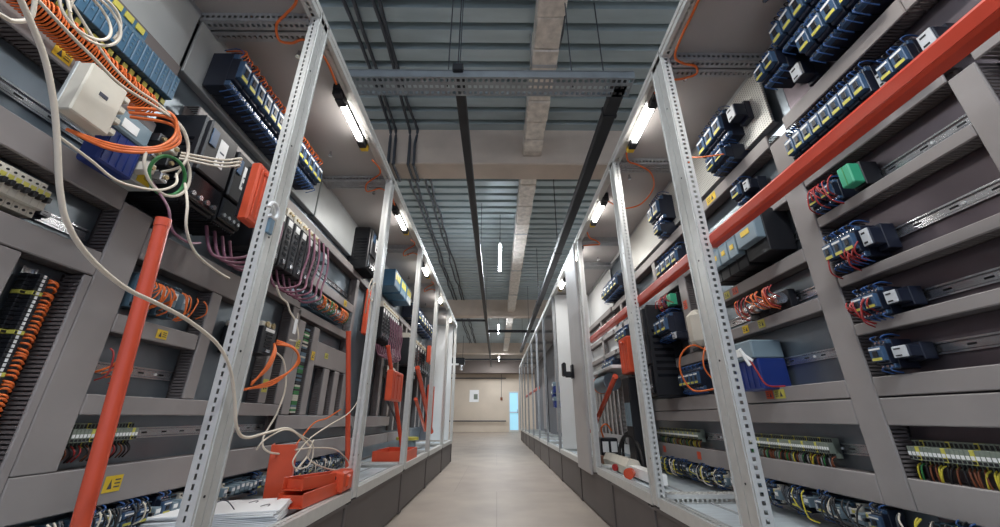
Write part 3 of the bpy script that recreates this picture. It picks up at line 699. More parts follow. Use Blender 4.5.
# ------------------------------------------------------------------ terminal strips
TC = {}
def strip(s, y0, y1, z, label, wires=('wire_yellow','wire_brown','term_grey','wire_brown','wire_black','duct_grey','wire_green'), orient='h', drop=.075, pitch=.0125, h=.075, grey='term_grey', every=6, d=.05, wirelen=1, wr=.0026):
    t = thing('terminal_strip', label, 'terminal strip', (s*(PL-.012), y0, z) if orient == 'h' else (s*(PL-.012), z, y0))
    n = min(95, int((y1-y0)/pitch)) if orient == 'h' else min(95, int((y1-y0)/pitch))
    for k in range(n):
        sep = (k % every == every-1); col = 'yellow_dull' if sep else grey
        key = (s, orient, col, h, d, pitch)
        if key not in TC:
            mb = MB(); w = pitch*.9; X0, X1 = 0, -s*d
            def B(x0, x1, u0, u1, v0, v1, m, c=0):
                if orient == 'h': mb.box(x0, x1, u0, u1, v0, v1, m, c)
                else: mb.box(x0, x1, v0, v1, u0, u1, m, c)
            B(X0, X1*.55, 0, w, -h/2, h/2, col, .001); B(X0, X1, 0, w, -h*.26, h*.26, col, .001)
            B(X1, X1*1.02, w*.1, w*.9, -h*.08, h*.06, 'white'); B(X1, X1*1.01, w*.1, w*.9, -h*.22, -h*.12, 'black')
            for q in (.37, -.37): B(X1*.55, X1*.58, w*.2, w*.8, h*q-.006, h*q+.006, 'black')
            me = mb.build('terminal_block', t, False); TC[key] = me; o = me
        else:
            o = TC[key].copy(); C.objects.link(o); o.parent = t
        o.location = (0, k*pitch, 0) if orient == 'h' else (0, 0, k*pitch)
    for k in range(0, n, wirelen):
        wm = wires[random.randrange(len(wires))]; mb = MB(); j = random.uniform(-.006, .006)
        X1 = -s*d*.7
        if orient == 'h':
            y = k*pitch+pitch*.45
            P = [(X1*.8, y, -h*.40), (X1*1.15, y+j, -h*.55), (X1*1.1, y+j*2+.004, -h*.5-drop*.5), (X1*.5, y+j*3+.01, -h*.5-drop)]
        else:
            zz = k*pitch+pitch*.45
            P = [(X1*.8, h*.40, zz), (X1*1.3, h*.62, zz+j), (X1*1.25, h*.62+drop*.4, zz+j-.006), (X1*.6, h*.5+drop, zz+j*2-.012)]
        mb.tube(spline(P, 4), wr, wm, 5); mb.build('wire', t, False)
    return t
strip(1, 1.11, 1.37, .65, 'terminal strip with yellow-green wires in the low window at the right edge')
strip(1, .66, 1.07, .65, 'terminal strip in the low window, cut off by the right edge of the photo', wirelen=2)
strip(1, 1.68, 2.23, .64, 'terminal strip with yellow-green and red wires in the low window right of the first post', drop=.06)
strip(1, 2.75, 3.45, .64, 'terminal strip in the low window behind the second right post', drop=.05, wirelen=2)
strip(-1, 1.315, 1.56, .70, 'terminal strip with dark wires in the low window behind the leaning red pole', wires=('wire_black','wire_black','wire_brown','wire_red'), drop=.04)
strip(-1, .53, 1.15, 1.065, 'upright terminal strip with orange wires at the left edge', wires=('wire_orange',), orient='v', drop=.035, h=.05, grey='black', every=9, wr=.0034)
def vstrip(y, z0, z1, label):
    t = thing('terminal_strip', label, 'terminal strip', (-(PL-.012), y, z0))
    n = int((z1-z0)/.0125)
    for k in range(n):
        mb = MB(); c = ('steel_blue','cream','black','wire_green')[random.randrange(4)]
        mb.box(0, .05, -.035, .035, k*.0125, k*.0125+.011, c, .001); mb.build('terminal_block', t, False)
    return t
vstrip(2.67, .78, 1.34, 'upright terminal strip of mixed colours between two vertical ducts, centre left')
# orange wire loops under the blue cards
h = thing('wiring_harness', 'coil-like mass of orange wires hanging below the blue cards, top left', 'wires', (-1.27, .6, 1.85))
for k in range(48):
    y = .07+k*.0088; j = random.uniform(-.01, .01)
    mb = MB(); P = [(.0, y, -.02), (.028+j*.5, y+j*.4, -.022), (.034+j*.5, y+.006, -.045+j*.5), (.01, y+.012, -.078), (-.03, y+.014, -.075)]
    mb.tube(spline(P, 4), .0026, 'wire_orange', 5); mb.build('wire', h, False)

# low devices along the bottom of each plate
def lowrow(s, ys, z, label, group, seed, names=True):
    random.seed(seed)
    for (a, b) in ys:
        y = a
        while y < b:
            k = random.choice(['relay','contactor','auxiliary_block','circuit_breaker','relay'])
            w = {'relay': .034, 'contactor': .044, 'auxiliary_block': .03, 'circuit_breaker': .0172}[k]
            hh = {'relay': .07, 'contactor': .085, 'auxiliary_block': .07, 'circuit_breaker': .075}[k]
            dev(k, s, y+w/2, z+random.uniform(-.006, .006), w, hh, .09, CAT[k]+' '+label, CAT[k]+' '+group)
            y += w+.003
lowrow(1, [(.85, 1.38)], .425, 'in the bottom row under the lowest duct at the right edge', 'in the bottom row, right edge', 3)
lowrow(1, [(1.50, 2.20)], .425, 'in the bottom row right of the first bright post', 'in the bottom row, first post', 4)
lowrow(1, [(2.35, 3.40)], .425, 'in the bottom row behind the second right post', 'in the bottom row, second post', 5)
lowrow(-1, [(1.25, 1.60)], .425, 'in the bottom row at lower left beside the leaning red pole', 'in the bottom row, lower left', 6)
lowrow(-1, [(1.62, 2.46)], .425, 'in the bottom row around the first left post', 'in the bottom row, first left post', 8)
lowrow(-1, [(2.52, 3.60)], .425, 'in the bottom row behind the lying orange covers', 'in the bottom row, orange covers', 9)
def wires_low(s, y0, y1, z0, label, cols, seed, n=26, x=1.24):
    random.seed(seed); t = thing('wiring_harness', label, 'wires', (s*x, y0, z0))
    for k in range(n):
        y = (y1-y0)*random.random(); L_ = random.uniform(.03, .09); j = random.uniform(-.03, .03)
        mb = MB(); mb.tube(spline([(0, y, .05), (-s*.015, y+j*.3, .03), (-s*.01, y+j, .05-L_), (s*.03, y+j*1.3, .03-L_)], 4), .0028, random.choice(cols), 5); mb.build('wire', t, False)
wires_low(1, .9, 1.38, .43, 'loose yellow and grey wires over the bottom row at the right edge', ('wire_yellow','wire_white','wire_black','conduit','wire_black'), 11)
wires_low(1, 1.5, 2.2, .43, 'loose pale wires over the bottom row right of the first post', ('wire_white','wire_black','wire_black','conduit','conduit','wire_yellow'), 12)
wires_low(1, 2.4, 3.3, .43, 'loose yellow wires over the bottom row behind the second right post', ('conduit','wire_white','wire_black','wire_black','wire_yellow'), 13)
wires_low(-1, 1.25, 1.62, .43, 'loose dark wires over the bottom row at lower left', ('wire_black','wire_black','conduit','wire_white'), 14, 30)
wires_low(-1, 2.5, 3.5, .43, 'loose dark wires over the bottom row behind the orange covers', ('wire_black','wire_black','conduit','wire_white'), 15, 30)
h = thing('wiring_harness', 'short orange wires along the top of the long black contactor row, upper left', 'wires', (-1.2, 1.33, 2.33))
for k in range(42):
    y = k*.0205; mb = MB(); q = random.uniform(-.008, .008)
    mb.tube(spline([(-.03, y, .005), (.0+q*.5, y+q, .03), (-.02, y+q*2, .055+q), (-.10, y+q, .05)], 4), .0034, 'wire_orange', 5); mb.build('wire', h, False)
wires_low(-1, 1.31, 1.42, .92, 'short red wires in the empty rail window behind the leaning pole', ('wire_red','wire_orange','wire_black'), 16, 12, 1.30)
wires_low(-1, 1.34, 1.62, 1.17, 'orange wires over the slim blue relays behind the leaning pole', ('wire_orange',), 17, 16, 1.27)
wires_low(-1, 2.60, 3.2, 1.53, 'orange wires over the relays below the empty rail', ('wire_orange','wire_orange','wire_green'), 18, 40, 1.27)
wires_low(1, 1.20, 1.34, 1.56, 'red wires around the green module under the red bar', ('wire_red',), 19, 9, 1.27)
wires_low(1, 1.20, 1.34, 1.28, 'red wires below the trio of contactors', ('wire_red',), 20, 9, 1.27)
wires_low(1, 1.66, 1.96, 1.27, 'red wires around the silver cylindrical relays', ('wire_red','wire_orange'), 21, 20, 1.26)
wires_low(1, 1.22, 1.34, 1.09, 'thin red wires at the contactor pair in the third window', ('wire_red',), 22, 8, 1.27)
wires_low(1, 2.66, 2.86, 1.54, 'red wires around the small green module', ('wire_red',), 23, 12, 1.24)

# ------------------------------------------------------------------ cables
random.seed(5)
def violet(y, z, x, n, label, dy=.05):
    t = thing('cable_bundle', label, 'cables', (x, y, z))
    for k in range(n):
        a = k*dy; mb = MB()
        mb.tube(spline([(0, a, .30), (.02, a+.01, .15), (.015, a-.01, 0), (.04, a-.08, -.10), (-.02, a-.19, -.14), (-.06, a-.22, -.02)], 5), .0065, 'wire_purple', 7); mb.build('cable', t, False)
violet(1.66, 1.52, -1.16, 4, 'violet cables looping below the black drives, left of the first post')
violet(2.16, 1.55, -1.18, 5, 'violet cables hanging off the slim amplifiers right of the first left post', .07)
violet(4.15, 1.48, -1.18, 8, 'violet cables hanging behind the second left post', .075)
cable('white_cable', [(-.78,.39,1.42),(-.78,.472,1.345),(-.78,.518,1.28),(-.78,.553,1.212),(-.78,.59,1.132),(-.78,.625,1.08),(-.78,.682,1.039),(-.78,.769,1.008),(-.78,.863,.997),(-.78,.963,.981),(-.78,1.083,.943),(-.785,1.167,.885),(-.79,1.228,.804),(-.79,1.27,.726),(-.80,1.345,.695),(-.86,1.56,.70),(-.90,1.80,.71),(-.92,2.0,.66),(-.92,2.10,.60),(-.95,2.05,.52)], .0048, 'wire_white', 'long white cable sweeping down across the lower left and in front of the first post')
cable('white_cable', [(-1.0,.50,1.49),(-1.0,.535,1.506),(-1.0,.555,1.515),(-1.0,.572,1.55),(-1.0,.56,1.60)], .0045, 'wire_white', 'short white cable arc at the top left corner')
lp = []
for k in range(40):
    a = k*.42; r = .062+.008*math.sin(k*.35); lp.append((-1.05+.012*math.sin(k*.5), .695+r*math.cos(a)*.9+.012*math.sin(k*.16), 1.715+r*math.sin(a)))
cable('cable_coil', lp, .0036, 'wire_white', 'coil of white cable hanging before the blue cards, top left', k=3)
cable('white_cable', [(-1.05,.59,1.64),(-1.05,.671,1.627),(-1.05,.736,1.621),(-1.05,.81,1.614),(-1.05,.918,1.639),(-1.05,1.012,1.653),(-1.05,1.066,1.61),(-1.05,1.07,1.535),(-1.1,1.06,1.50)], .0042, 'wire_white', 'white cable crossing over the orange wires towards the round connectors')
cable('white_cable', [(-1.08,.66,1.73),(-1.06,.76,1.66),(-1.05,.84,1.64),(-1.05,.93,1.655),(-1.05,1.03,1.64),(-1.06,1.085,1.58),(-1.08,1.09,1.50)], .0036, 'wire_white', 'thinner white cable beside the one crossing the orange wires')
cable('white_cable', [(-1.0,.70,1.35),(-1.0,.784,1.342),(-1.0,.855,1.332),(-1.0,.922,1.351),(-1.0,.985,1.385),(-1.0,1.02,1.43),(-1.03,1.04,1.48)], .0036, 'wire_white', 'white cable running under the cream toothed box')
gl = [(-1.06+.01*math.sin(a), 1.045+.062*math.cos(a), 1.475+.062*math.sin(a)) for a in [k*.35-1.2+PI for k in range(22)]]
cable('green_cable', gl, .0055, 'wire_green', 'green cable loop round the connectors, upper left', k=3)
gl = [(-1.05, 1.03+.085*math.cos(a), 1.49+.085*math.sin(a)) for a in [k*.35+PI for k in range(13)]]
cable('white_cable', gl, .0045, 'wire_white', 'white cable loop just outside the green one, upper left', k=3)
for i in range(3):
    cable('orange_cable', [(-1.14,.925+i*.008,1.64-i*.01),(-1.05,.965+i*.01,1.66-i*.015),(-1.03,.99+i*.01,1.60-i*.01),(-1.04,.96,1.52-i*.008),(-1.10,.90,1.48-i*.008),(-1.2,.86,1.50)], .005, 'wire_orange', 'thick orange cable arching round the deep blue box, upper left', group='three arching orange cables')
for i in range(3):
    cable('white_cable', [(-1.12,1.12,1.60+i*.012),(-1.02,1.18,1.61+i*.015),(-1.0,1.24,1.66+i*.016),(-1.06,1.30,1.69+i*.012)], .004, 'wire_white', 'short white lead between the connectors and the big black drive', group='short white leads')
cable('violet_cable', [(-1.1,1.02,1.46),(-1.02,1.04,1.36),(-1.0,1.06,1.29),(-1.0,1.13,1.28),(-1.02,1.2,1.31)], .004, 'wire_purple', 'thin violet cable above the top of the leaning red pole')
cable('white_cable', [(-1.03,1.08,1.47),(-.98,1.06,1.38),(-.97,1.075,1.30),(-.98,1.15,1.25),(-1.0,1.28,1.24),(-1.05,1.42,1.26)], .004, 'wire_white', 'thin white cable hanging past the top of the leaning red pole')
cable('white_cable', [(-.95,1.57,1.28),(-.95,1.62,1.245),(-.95,1.68,1.235),(-.95,1.718,1.204),(-.95,1.787,1.173),(-.95,1.837,1.098),(-1.0,1.86,1.10)], .004, 'wire_white', 'white cable with paper tag hanging right of the first left post')
t = thing('paper_tag', 'small white paper tag on the cable right of the first left post', 'tag', (-.945, 1.78, 1.15))
mb = MB(); mb.box(-.001, .001, -.012, .012, -.035, .035, 'paper'); mb.build('tag_sheet', t, False); mb = MB(); mb.tube([(0,0,.033),(0,.004,.05),(0,.0,.065)], .0015, 'wire_white', 5); mb.build('tie', t, False)
cable('white_cable', [(-1.12,1.98,1.06),(-1.1,2.03,1.02),(-1.1,2.095,.90),(-1.1,2.06,.77),(-1.1,1.985,.657),(-1.08,2.03,.60),(-1.05,2.2,.58)], .0045, 'wire_white', 'white cable dropping from the hanging blue-grey module')
for i in range(3):
    cable('orange_cable', [(-1.13,1.975,1.10+i*.01),(-1.06,2.0+i*.015,1.09),(-1.05,2.07+i*.01,1.05-i*.01),(-1.06,2.04,.98),(-1.08,1.93,.92-i*.01),(-1.10,1.80,.875),(-1.12,1.74,.86)], .005, 'wire_orange', 'orange wire arching from the hanging module to the first left post', group='orange wires of the hanging module')
    cable('orange_cable', [(-1.13,1.96,1.10),(-1.09,1.92-i*.01,1.05),(-1.08,1.87-i*.012,.97),(-1.10,1.80,.90-i*.006)], .005, 'wire_orange', 'straight orange wire below the hanging module', group='straight orange wires of the hanging module')
cable('white_cable', [(-.84,2.46,1.45),(-.84,2.50,1.30),(-.85,2.56,1.10),(-.88,2.601,.888),(-.88,2.463,.784),(-.88,2.195,.718),(-.88,2.003,.668),(-.88,1.904,.62),(-.88,1.858,.577),(-.88,1.908,.545),(-.88,2.014,.545),(-.88,2.047,.588),(-.88,2.014,.642),(-.88,1.878,.682),(-.88,1.738,.707),(-.88,1.603,.676),(-.9,1.597,.642)], .0032, 'wire_white', 'white cable looping from the second left post down to the orange covers')
cable('white_cable', [(-.90,2.076,.652),(-.90,2.036,.589),(-.90,2.122,.545),(-.90,2.363,.49),(-.90,2.599,.47),(-.90,2.611,.503),(-.90,2.387,.585),(-.90,2.114,.614),(-.90,1.904,.62)], .0034, 'wire_white', 'flat white cable loop lying right above the orange covers')
cable('white_cable', [(-.84,2.44,1.62),(-.83,2.40,1.60),(-.83,2.36,1.53),(-.83,2.42,1.47),(-.84,2.50,1.49),(-.84,2.52,1.56),(-.83,2.46,1.60),(-.83,2.38,1.50),(-.88,2.50,1.40)], .004, 'wire_white', 'small white cable tangle on the second left post')
cable('orange_cable', [(-.95,2.50,.80),(-1.0,2.44,.75),(-1.05,2.38,.72),(-1.1,2.3,.60)], .004, 'wire_orange', 'orange wire by the foot of the leaning red bar')
cable('orange_cable', [(1.28,2.30,1.10),(1.16,2.27,1.15),(1.10,2.32,1.10),(1.10,2.36,1.0),(1.14,2.33,.90),(1.2,2.20,.90)], .005, 'wire_orange', 'orange cable loop behind the first right post')
cable('orange_cable', [(1.28,2.24,1.14),(1.18,2.17,1.13),(1.14,2.16,1.02),(1.18,2.15,.94),(1.25,2.10,.91)], .004, 'wire_orange', 'second thin orange cable behind the first right post')
cable('orange_cable', [(1.18,1.93,2.20),(1.12,1.96,2.22),(1.10,1.92,2.26),(1.10,1.86,2.20),(1.12,1.78,2.12),(1.2,1.66,2.05)], .004, 'wire_orange', 'orange cable arching before the top trio behind the first right post')
cable('white_cable', [(1.2,1.83,1.00),(1.18,1.85,1.03),(1.17,1.86,1.06),(1.19,1.84,.98)], .008, 'white', 'short white plug lead on the blue box, right')
cable('red_cable', [(1.19,1.84,1.02),(1.2,1.82,.96),(1.22,1.80,.89),(1.3,1.80,.885)], .004, 'wire_red', 'red lead hanging from the blue box, right')
cable('black_hose', [(1.05,3.60,.38),(1.05,3.62,.50),(1.08,3.55,.60),(1.1,3.40,.60),(1.1,3.25,.52),(1.1,3.2,.36)], .014, 'wire_black', 'black hose arching over the right cabinet floor')
cable('black_hose', [(1.12,3.75,.38),(1.12,3.75,.52),(1.13,3.65,.62),(1.14,3.50,.62),(1.14,3.35,.52)], .012, 'wire_black', 'second black hose behind the arching one')
# orange lamp leads on the roofs
def rooflead(s, y, k):
    x = s
    cable('orange_cable', [(x*.865,y-.30,2.40),(x*.86,y-.16,2.435),(x*.88,y-.08,2.44),(x*.95,y-.03,2.425),(x*1.0,y+.0,2.40),(x*1.015,y+.06,2.38),(x*.985,y+.10,2.41),(x*.92,y+.10,2.43),(x*.87,y+.2,2.43),(x*.875,y+.36,2.43)], .006, 'wire_orange',
          'orange lamp lead looped under the roof at the %s %s post' % (('first','second','third','fourth')[k], 'left' if s < 0 else 'right'))
for k, y in enumerate((1.21, 2.49, 3.77, 5.05)): rooflead(-1, y, k)
cable('orange_cable', [(.86,1.02,2.42),(.875,1.18,2.44),(.865,1.27,2.42),(.87,1.36,2.40),(.93,1.40,2.40),(1.0,1.42,2.405),(1.03,1.47,2.41),(.98,1.51,2.42),(.90,1.54,2.43),(.875,1.62,2.43)], .006, 'wire_orange', 'orange lamp lead looped under the roof at the first right post')
cable('orange_cable', [(.88,2.14,2.43),(.92,2.22,2.42),(1.0,2.26,2.42),(1.13,2.36,2.42),(1.23,2.58,2.43),(1.21,2.82,2.43),(1.08,2.90,2.44),(.95,2.80,2.44),(.90,2.76,2.43)], .006, 'wire_orange', 'wide orange lamp lead loop under the roof at the second right post')
cable('orange_cable', [(.88,3.36,2.43),(.93,3.46,2.42),(1.0,3.50,2.41),(1.05,3.56,2.40),(1.0,3.62,2.42),(.9,3.66,2.43)], .007, 'wire_orange', 'orange lamp lead bundled under the roof at the third right post')

# ------------------------------------------------------------------ cabinet lamps
def lamp(s, y, label, on=True, x=.895):
    t = thing('cabinet_lamp', label, 'lamp', (s*x, y, 2.43))
    mb = MB(); mb.box(-.02, .02, -.26, .26, .014, .05, 'black', .003); mb.build('housing', t, False)
    mb = MB(); mb.box(-.017, .017, -.15, .15, -.014, .014, 'tube_light', .008); mb.build('light_tube', t, False)
    for q in (-1, 1):
        mb = MB(); mb.box(-.024, .024, q*.15, q*.21, -.02, .03, 'black', .004); mb.build('end_cap', t, False)
        mb = MB(); mb.box(-.024, .024, q*.212, q*.25, -.016, .024, 'yellow' if (q*s > 0 and s > 0) or (q > 0 and s < 0) else 'black', .004); mb.build('connector', t, False)
    l = bpy.data.lights.new('tube_glow', 'AREA'); l.shape = 'RECTANGLE'; l.size = .04; l.size_y = .28; l.energy = 4.6; l.color = (1, .97, .93)
    lo = bpy.data.objects.new('tube_glow', l); C.objects.link(lo); lo.location = (0, 0, -.021); lo.parent = t
for k, (y, n) in enumerate(((.57,'nearest'),(1.87,'second'),(3.15,'third'),(4.43,'fourth'),(5.71,'fifth'),(6.99,'farthest'))):
    lamp(-1, y, 'lit tube lamp under the roof of the left row, %s of the six' % n)
for k, (y, n) in enumerate(((.70,'nearest'),(1.87,'second'),(2.97,'third'),(3.95,'fourth'),(4.95,'farthest'))):
    lamp(1, y, 'lit tube lamp under the roof of the right row, %s of the five' % n)

# ------------------------------------------------------------------ bars, poles, covers
def bar(name, p0, p1, r, m, label, n=20, cat='bar'):
    t = thing(name, label, cat, p0)
    v = Vector(p1)-Vector(p0); u = v.normalized()
    mb = MB(); mb.cyl((0,0,0), v, r, m, n); mb.build('pole_body', t, False)
    for a, b in ((-u*.004, u*.02), (v-u*.02, v+u*.004)):
        mb = MB(); mb.cyl(a, b, r*1.08, m, n); mb.build('end_cap', t, False)
def rbar(y0, y1, label, n='red_bar', z=1.427, x=.885):
    t = thing(n, label, 'bar', (x, y0, z))
    mb = MB(); mb.prism([(-.016,-.027),(.016,-.027),(.020,-.02),(.020,.02),(.012,.03),(-.008,.03),(-.022,.014),(-.022,-.02)], 'y', 0, y1-y0, 'bar_red'); mb.build('bar_profile', t, False)
    mb = MB(); mb.prism([(-.0235,-.018),(-.022,-.018),(-.022,.012),(-.0235,.012)], 'y', .01, y1-y0-.01, 'bar_red'); mb.build('face_strip', t, False)
    mb = MB(); mb.box(-.024, .022, y1-y0, y1-y0+.012, -.03, .03, 'zinc', .003); mb.build('end_clip', t, False)
rbar(.30, 1.425, 'long red bar running across the near right cabinet to the first bright post')
rbar(1.53, 2.33, 'shorter red bar between the first and second bright posts, right')
rbar(2.37, 3.60, 'thin far red bar between the second right post and the grey door')
rbar(8.5, 12.5, 'thin red line of bar in the far open frames at right', z=1.33)
bar('leaning_pole', (-.95,.972,1.275), (-.92,1.02,.40), .0175, 'red_orange', 'thick shiny red pole leaning across the lower left', 28, 'pole')
bar('leaning_bar', (-1.02,2.62,1.30), (-.98,2.86,.40), .016, 'red_orange', 'red bar leaning upright just left of the second left post')
bar('leaning_bar', (-1.1,3.90,1.42), (-.98,4.45,.40), .02, 'red_orange', 'red bar leaning behind the big square orange cover')
bar('leaning_bar', (-1.05,5.20,1.36), (-.98,6.25,.55), .03, 'red_orange', 'long red bar leaning high behind the third left post')
bar('leaning_bar', (-.95,4.75,.95), (-.93,5.4,.60), .02, 'red_orange', 'short red bar leaning low behind the third left post')
bar('leaning_bar', (1.02,3.42,1.08), (.97,4.25,.62), .022, 'red_orange', 'red bar leaning diagonally before the upright slats, right')
bar('grey_strut', (-1.1,4.10,.90), (-1.05,4.9,.50), .012, 'conduit', 'thin grey strut lying diagonally under the big square orange cover')
def channel(loc, L_, w, h, label, rot, name='orange_channel', th=.005):
    t = thing(name, label, 'cover', loc); t.rotation_euler = rot
    mb = MB(); mb.box(-w/2, w/2, 0, L_, 0, th, 'orange', .001); mb.box(-w/2, -w/2+th, 0, L_, th, h, 'orange', .001); mb.box(w/2-th, w/2, 0, L_, th, h, 'orange', .001); mb.build('channel', t, False)
    mb = MB(); mb.box(-w/2+th, w/2-th, L_*.06, L_*.06+th, th, h*.8, 'orange', .001); mb.build('end_wall', t, False)
    mb = MB(); mb.prism([(-w*.28,h*.2),(w*.28,h*.2),(w*.2,h*.7),(-w*.2,h*.7)], 'y', L_*.35, L_*.75, 'orange'); mb.build('inner_block', t, False)
channel((-1.06,2.13,.352), .28, .11, .05, 'orange channel cover standing upright on the left cabinet floor', (math.radians(82), 0, math.radians(195)))
channel((-.925,1.99,.376), .50, .12, .06, 'orange channel cover lying lowest in the heap on the left cabinet floor', (0, 0, math.radians(-3)))
channel((-.945,2.03,.440), .47, .10, .055, 'orange channel cover lying on top of the heap on the left cabinet floor', (math.radians(-3), 0, math.radians(-7)))
t = thing('orange_bracket', 'orange moulded bracket with holes at the right end of the cover heap', 'bracket', (-.865,2.33,.378))
mb = MB(); mb.box(-.035, .045, 0, .16, 0, .105, 'orange', .012); mb.box(-.045, .055, .05, .10, .02, .085, 'orange', .01); mb.build('body', t, False)
for z in (.028, .075):
    mb = MB(); mb.cyl((0,-.006,z), (0,.004,z), .022, 'red_orange', 14); mb.cyl((0,-.008,z), (0,-.005,z), .012, 'black', 12); mb.build('socket', t, False)
t = thing('orange_tray', 'open orange tray on the left cabinet floor behind the second post', 'tray', (-.98,4.15,.346))
mb = MB(); mb.box(-.15, .15, -.28, .28, 0, .008, 'orange'); mb.box(-.15, -.142, -.28, .28, .008, .12, 'orange', .002); mb.box(.142, .15, -.28, .28, .008, .12, 'orange', .002); mb.box(-.142, .142, -.28, -.272, .008, .12, 'orange', .002); mb.box(-.142, .142, .272, .28, .008, .12, 'orange', .002); mb.build('tray_body', t, False)
mb = MB(); mb.box(-.10, .06, -.1, .1, .009, .06, 'red_orange', .01); mb.build('insert', t, False)
t = thing('cable_reel', 'grey and yellow reel on the cabinet floor at far left', 'reel', (-1.05,4.95,.346))
mb = MB(); mb.cyl((0,0,0),(0,0,.16),.10,'grey_blue',20); mb.build('drum', t, False); mb = MB(); mb.cyl((0,0,.16),(0,0,.19),.13,'yellow_dull',20); mb.build('top_flange', t, False); mb = MB(); mb.cyl((0,0,-.0),(0,0,.015),.13,'steel_blue',20); mb.build('bottom_flange', t, False)
# papers
t = thing('paper_stack', 'stack of white papers with pen marks on the cabinet floor, bottom left', 'papers', (-1.10,1.87,.356))
for k in range(9):
    mb = MB(); a = random.uniform(-.06, .06); c, s_ = math.cos(a+.25), math.sin(a+.25)
    z0 = .004+k*.006; P = []
    for (x, y) in ((-.25,-.15),(.20,-.15),(.20,.13),(-.25,.13)): P.append((x*c-y*s_, x*s_+y*c))
    mb.prism(P, 'z', z0, z0+.004, 'paper'); mb.build('sheet', t, False)
for (cx, cy) in ((.05,.05),(.14,-.02),(-.12,-.05)):
    mb = MB(); mb.tube([(cx+.022*math.cos(a)*.6, cy+.035*math.sin(a), .0585) for a in [q*.3 for q in range(12)]], .0012, 'ink', 5); mb.build('pen_mark', t, False)
cable('ring_wire', [(-1.12,1.72,.40),(-1.10,1.73,.44),(-1.07,1.76,.45),(-1.05,1.80,.41)], .002, 'ink', 'thin dark wire ring standing on the papers')
# things on the right cabinet floor
t = thing('probe_housing', 'long white plastic housing with red knob lying on the right cabinet floor', 'tool', (1.02,3.05,.352))
mb = MB(); mb.prism([(-.05,0),(.05,0),(.06,.05),(.04,.10),(-.03,.11),(-.06,.06)], 'y', .15, .80, 'cream'); mb.build('shell', t, False)
mb = MB(); mb.prism([(-.04,.01),(.04,.01),(.04,.07),(-.04,.07)], 'y', -.35, .15, 'white'); mb.build('arm', t, False)
mb = MB(); mb.cyl((-.07,.02,.035), (-.10,-.03,.035), .035, 'red_orange', 16); mb.build('red_knob', t, False)
mb = MB(); mb.cyl((-.06,.40,.03), (-.08,.38,.03), .025, 'wire_red', 12); mb.build('red_button', t, False)
t = thing('small_transformer', 'black transformer with pale labels and orange leads on the right cabinet floor', 'transformer', (1.06,4.05,.352))
mb = MB(); mb.box(-.09,.09,-.10,.10,0,.07,'copper',.006); mb.build('core', t, False)
mb = MB(); mb.box(-.08,.08,-.09,.09,.07,.22,'black',.01); mb.build('winding', t, False)
for q in (-.04,.04): mb = MB(); mb.box(q-.028,q+.028,-.094,-.09,.10,.19,'white'); mb.build('type_label', t, False)
mb = MB(); mb.tube(spline([(-.03,0,.22),(-.05,-.02,.30),(.0,-.03,.34),(.05,-.02,.28)],5),.008,'wire_orange',6); mb.build('lead', t, False)
t = thing('tall_black_unit', 'tall black unit with pale sockets standing low behind the second right post', 'unit', (1.16,3.40,.346))
mb = MB(); mb.box(-.07,.07,-.08,.08,0,.72,'black',.008); mb.build('housing', t, False)
for k in range(3): mb = MB(); mb.box(-.075,-.07,-.07+k*.05,-.032+k*.05,.34,.52,'grey_blue',.002); mb.build('socket', t, False)
t = thing('shelf_bracket', 'white horizontal bracket with a grey reel motor before the slats, right', 'bracket', (1.05,3.95,1.16))
mb = MB(); mb.box(-.03,.25,-.45,.45,0,.03,'white_panel',.004); mb.build('shelf', t, False)
mb = MB(); mb.cyl((.05,-.15,-.09),(.05,.25,-.09),.085,'grey_blue',20); mb.build('motor', t, False)
mb = MB(); mb.cyl((.05,.25,-.09),(.05,.28,-.09),.09,'wire_orange',20); mb.build('ring', t, False)
# white hook ring on the first left post
t = thing('cable_hook', 'white plastic cable hook hung on the first left post', 'hook', (-.80,1.205,1.44))
mb = MB(); mb.tube([(0, .0-.028*math.cos(a), .028*math.sin(a)) for a in [q*.35 for q in range(16)]], .007, 'white', 8); mb.build('ring', t, False)
mb = MB(); mb.box(-.008,.004,-.01,.02,-.09,-.03,'steel_blue',.003); mb.build('clamp', t, False)
# flat pale plate in the blue device zone, drawn papers on poster
t = thing('poster', 'pale notice sheet on the far wall', 'notice', (-1.28,22.69,1.85))
mb = MB(); mb.box(-.26,.26,-.01,.0,-.32,.32,'paper'); mb.build('sheet', t, False); mb = MB(); mb.box(-.02,.2,-.012,-.01,-.18,.1,'term_grey'); mb.build('printed_area', t, False)

# ------------------------------------------------------------------ overhead
t = thing('cable_tray', 'perforated steel cable tray crossing overhead between the two rows', 'tray', (-.1,2.12,3.0))
mb = MB(); mb.perf(-1.45, 1.08, -.085, .085, 0, .0005, 'x', {'-z': 3, '+z': 3}, 'tray_metal', pitch=.04, hl=.024, hw=.026); mb.build('tray_floor', t, False)
for y in (-.087, .085): mb = MB(); mb.box(-1.45, 1.08, y, y+.002, 0, .06, 'tray_metal'); mb.box(-1.45,1.08,y-.006,y+.006,.058,.062,'tray_metal'); mb.build('side_wall', t, False)
for x in (-.37, -.30, .55): mb = MB(); mb.cyl((x+.1,0,.0),(x+.1,0,CEIL-3.0),.005,'conduit',6); mb.build('hanger_rod', t, False)
t = thing('overhead_trunking', 'dark cable trunk running along over the front edge of the right row', 'trunk', (.90,2.1,3.0))
mb = MB(); mb.box(-.05,.05,0,12.5,0,.08,'pipe_black',.006); mb.build('trunk_body', t, False)
for k in range(5): mb = MB(); mb.box(-.056,.056,.3+k*2.8,.33+k*2.8,-.006,.09,'pipe_black',.002); mb.cyl((0,.315+k*2.8,.09),(0,.315+k*2.8,CEIL-3.0),.006,'conduit',6); mb.build('hanger', t, False)
t = thing('black_pipe', 'slim black pipe running down the middle of the ceiling', 'pipe', (-.285,2.0,3.04))
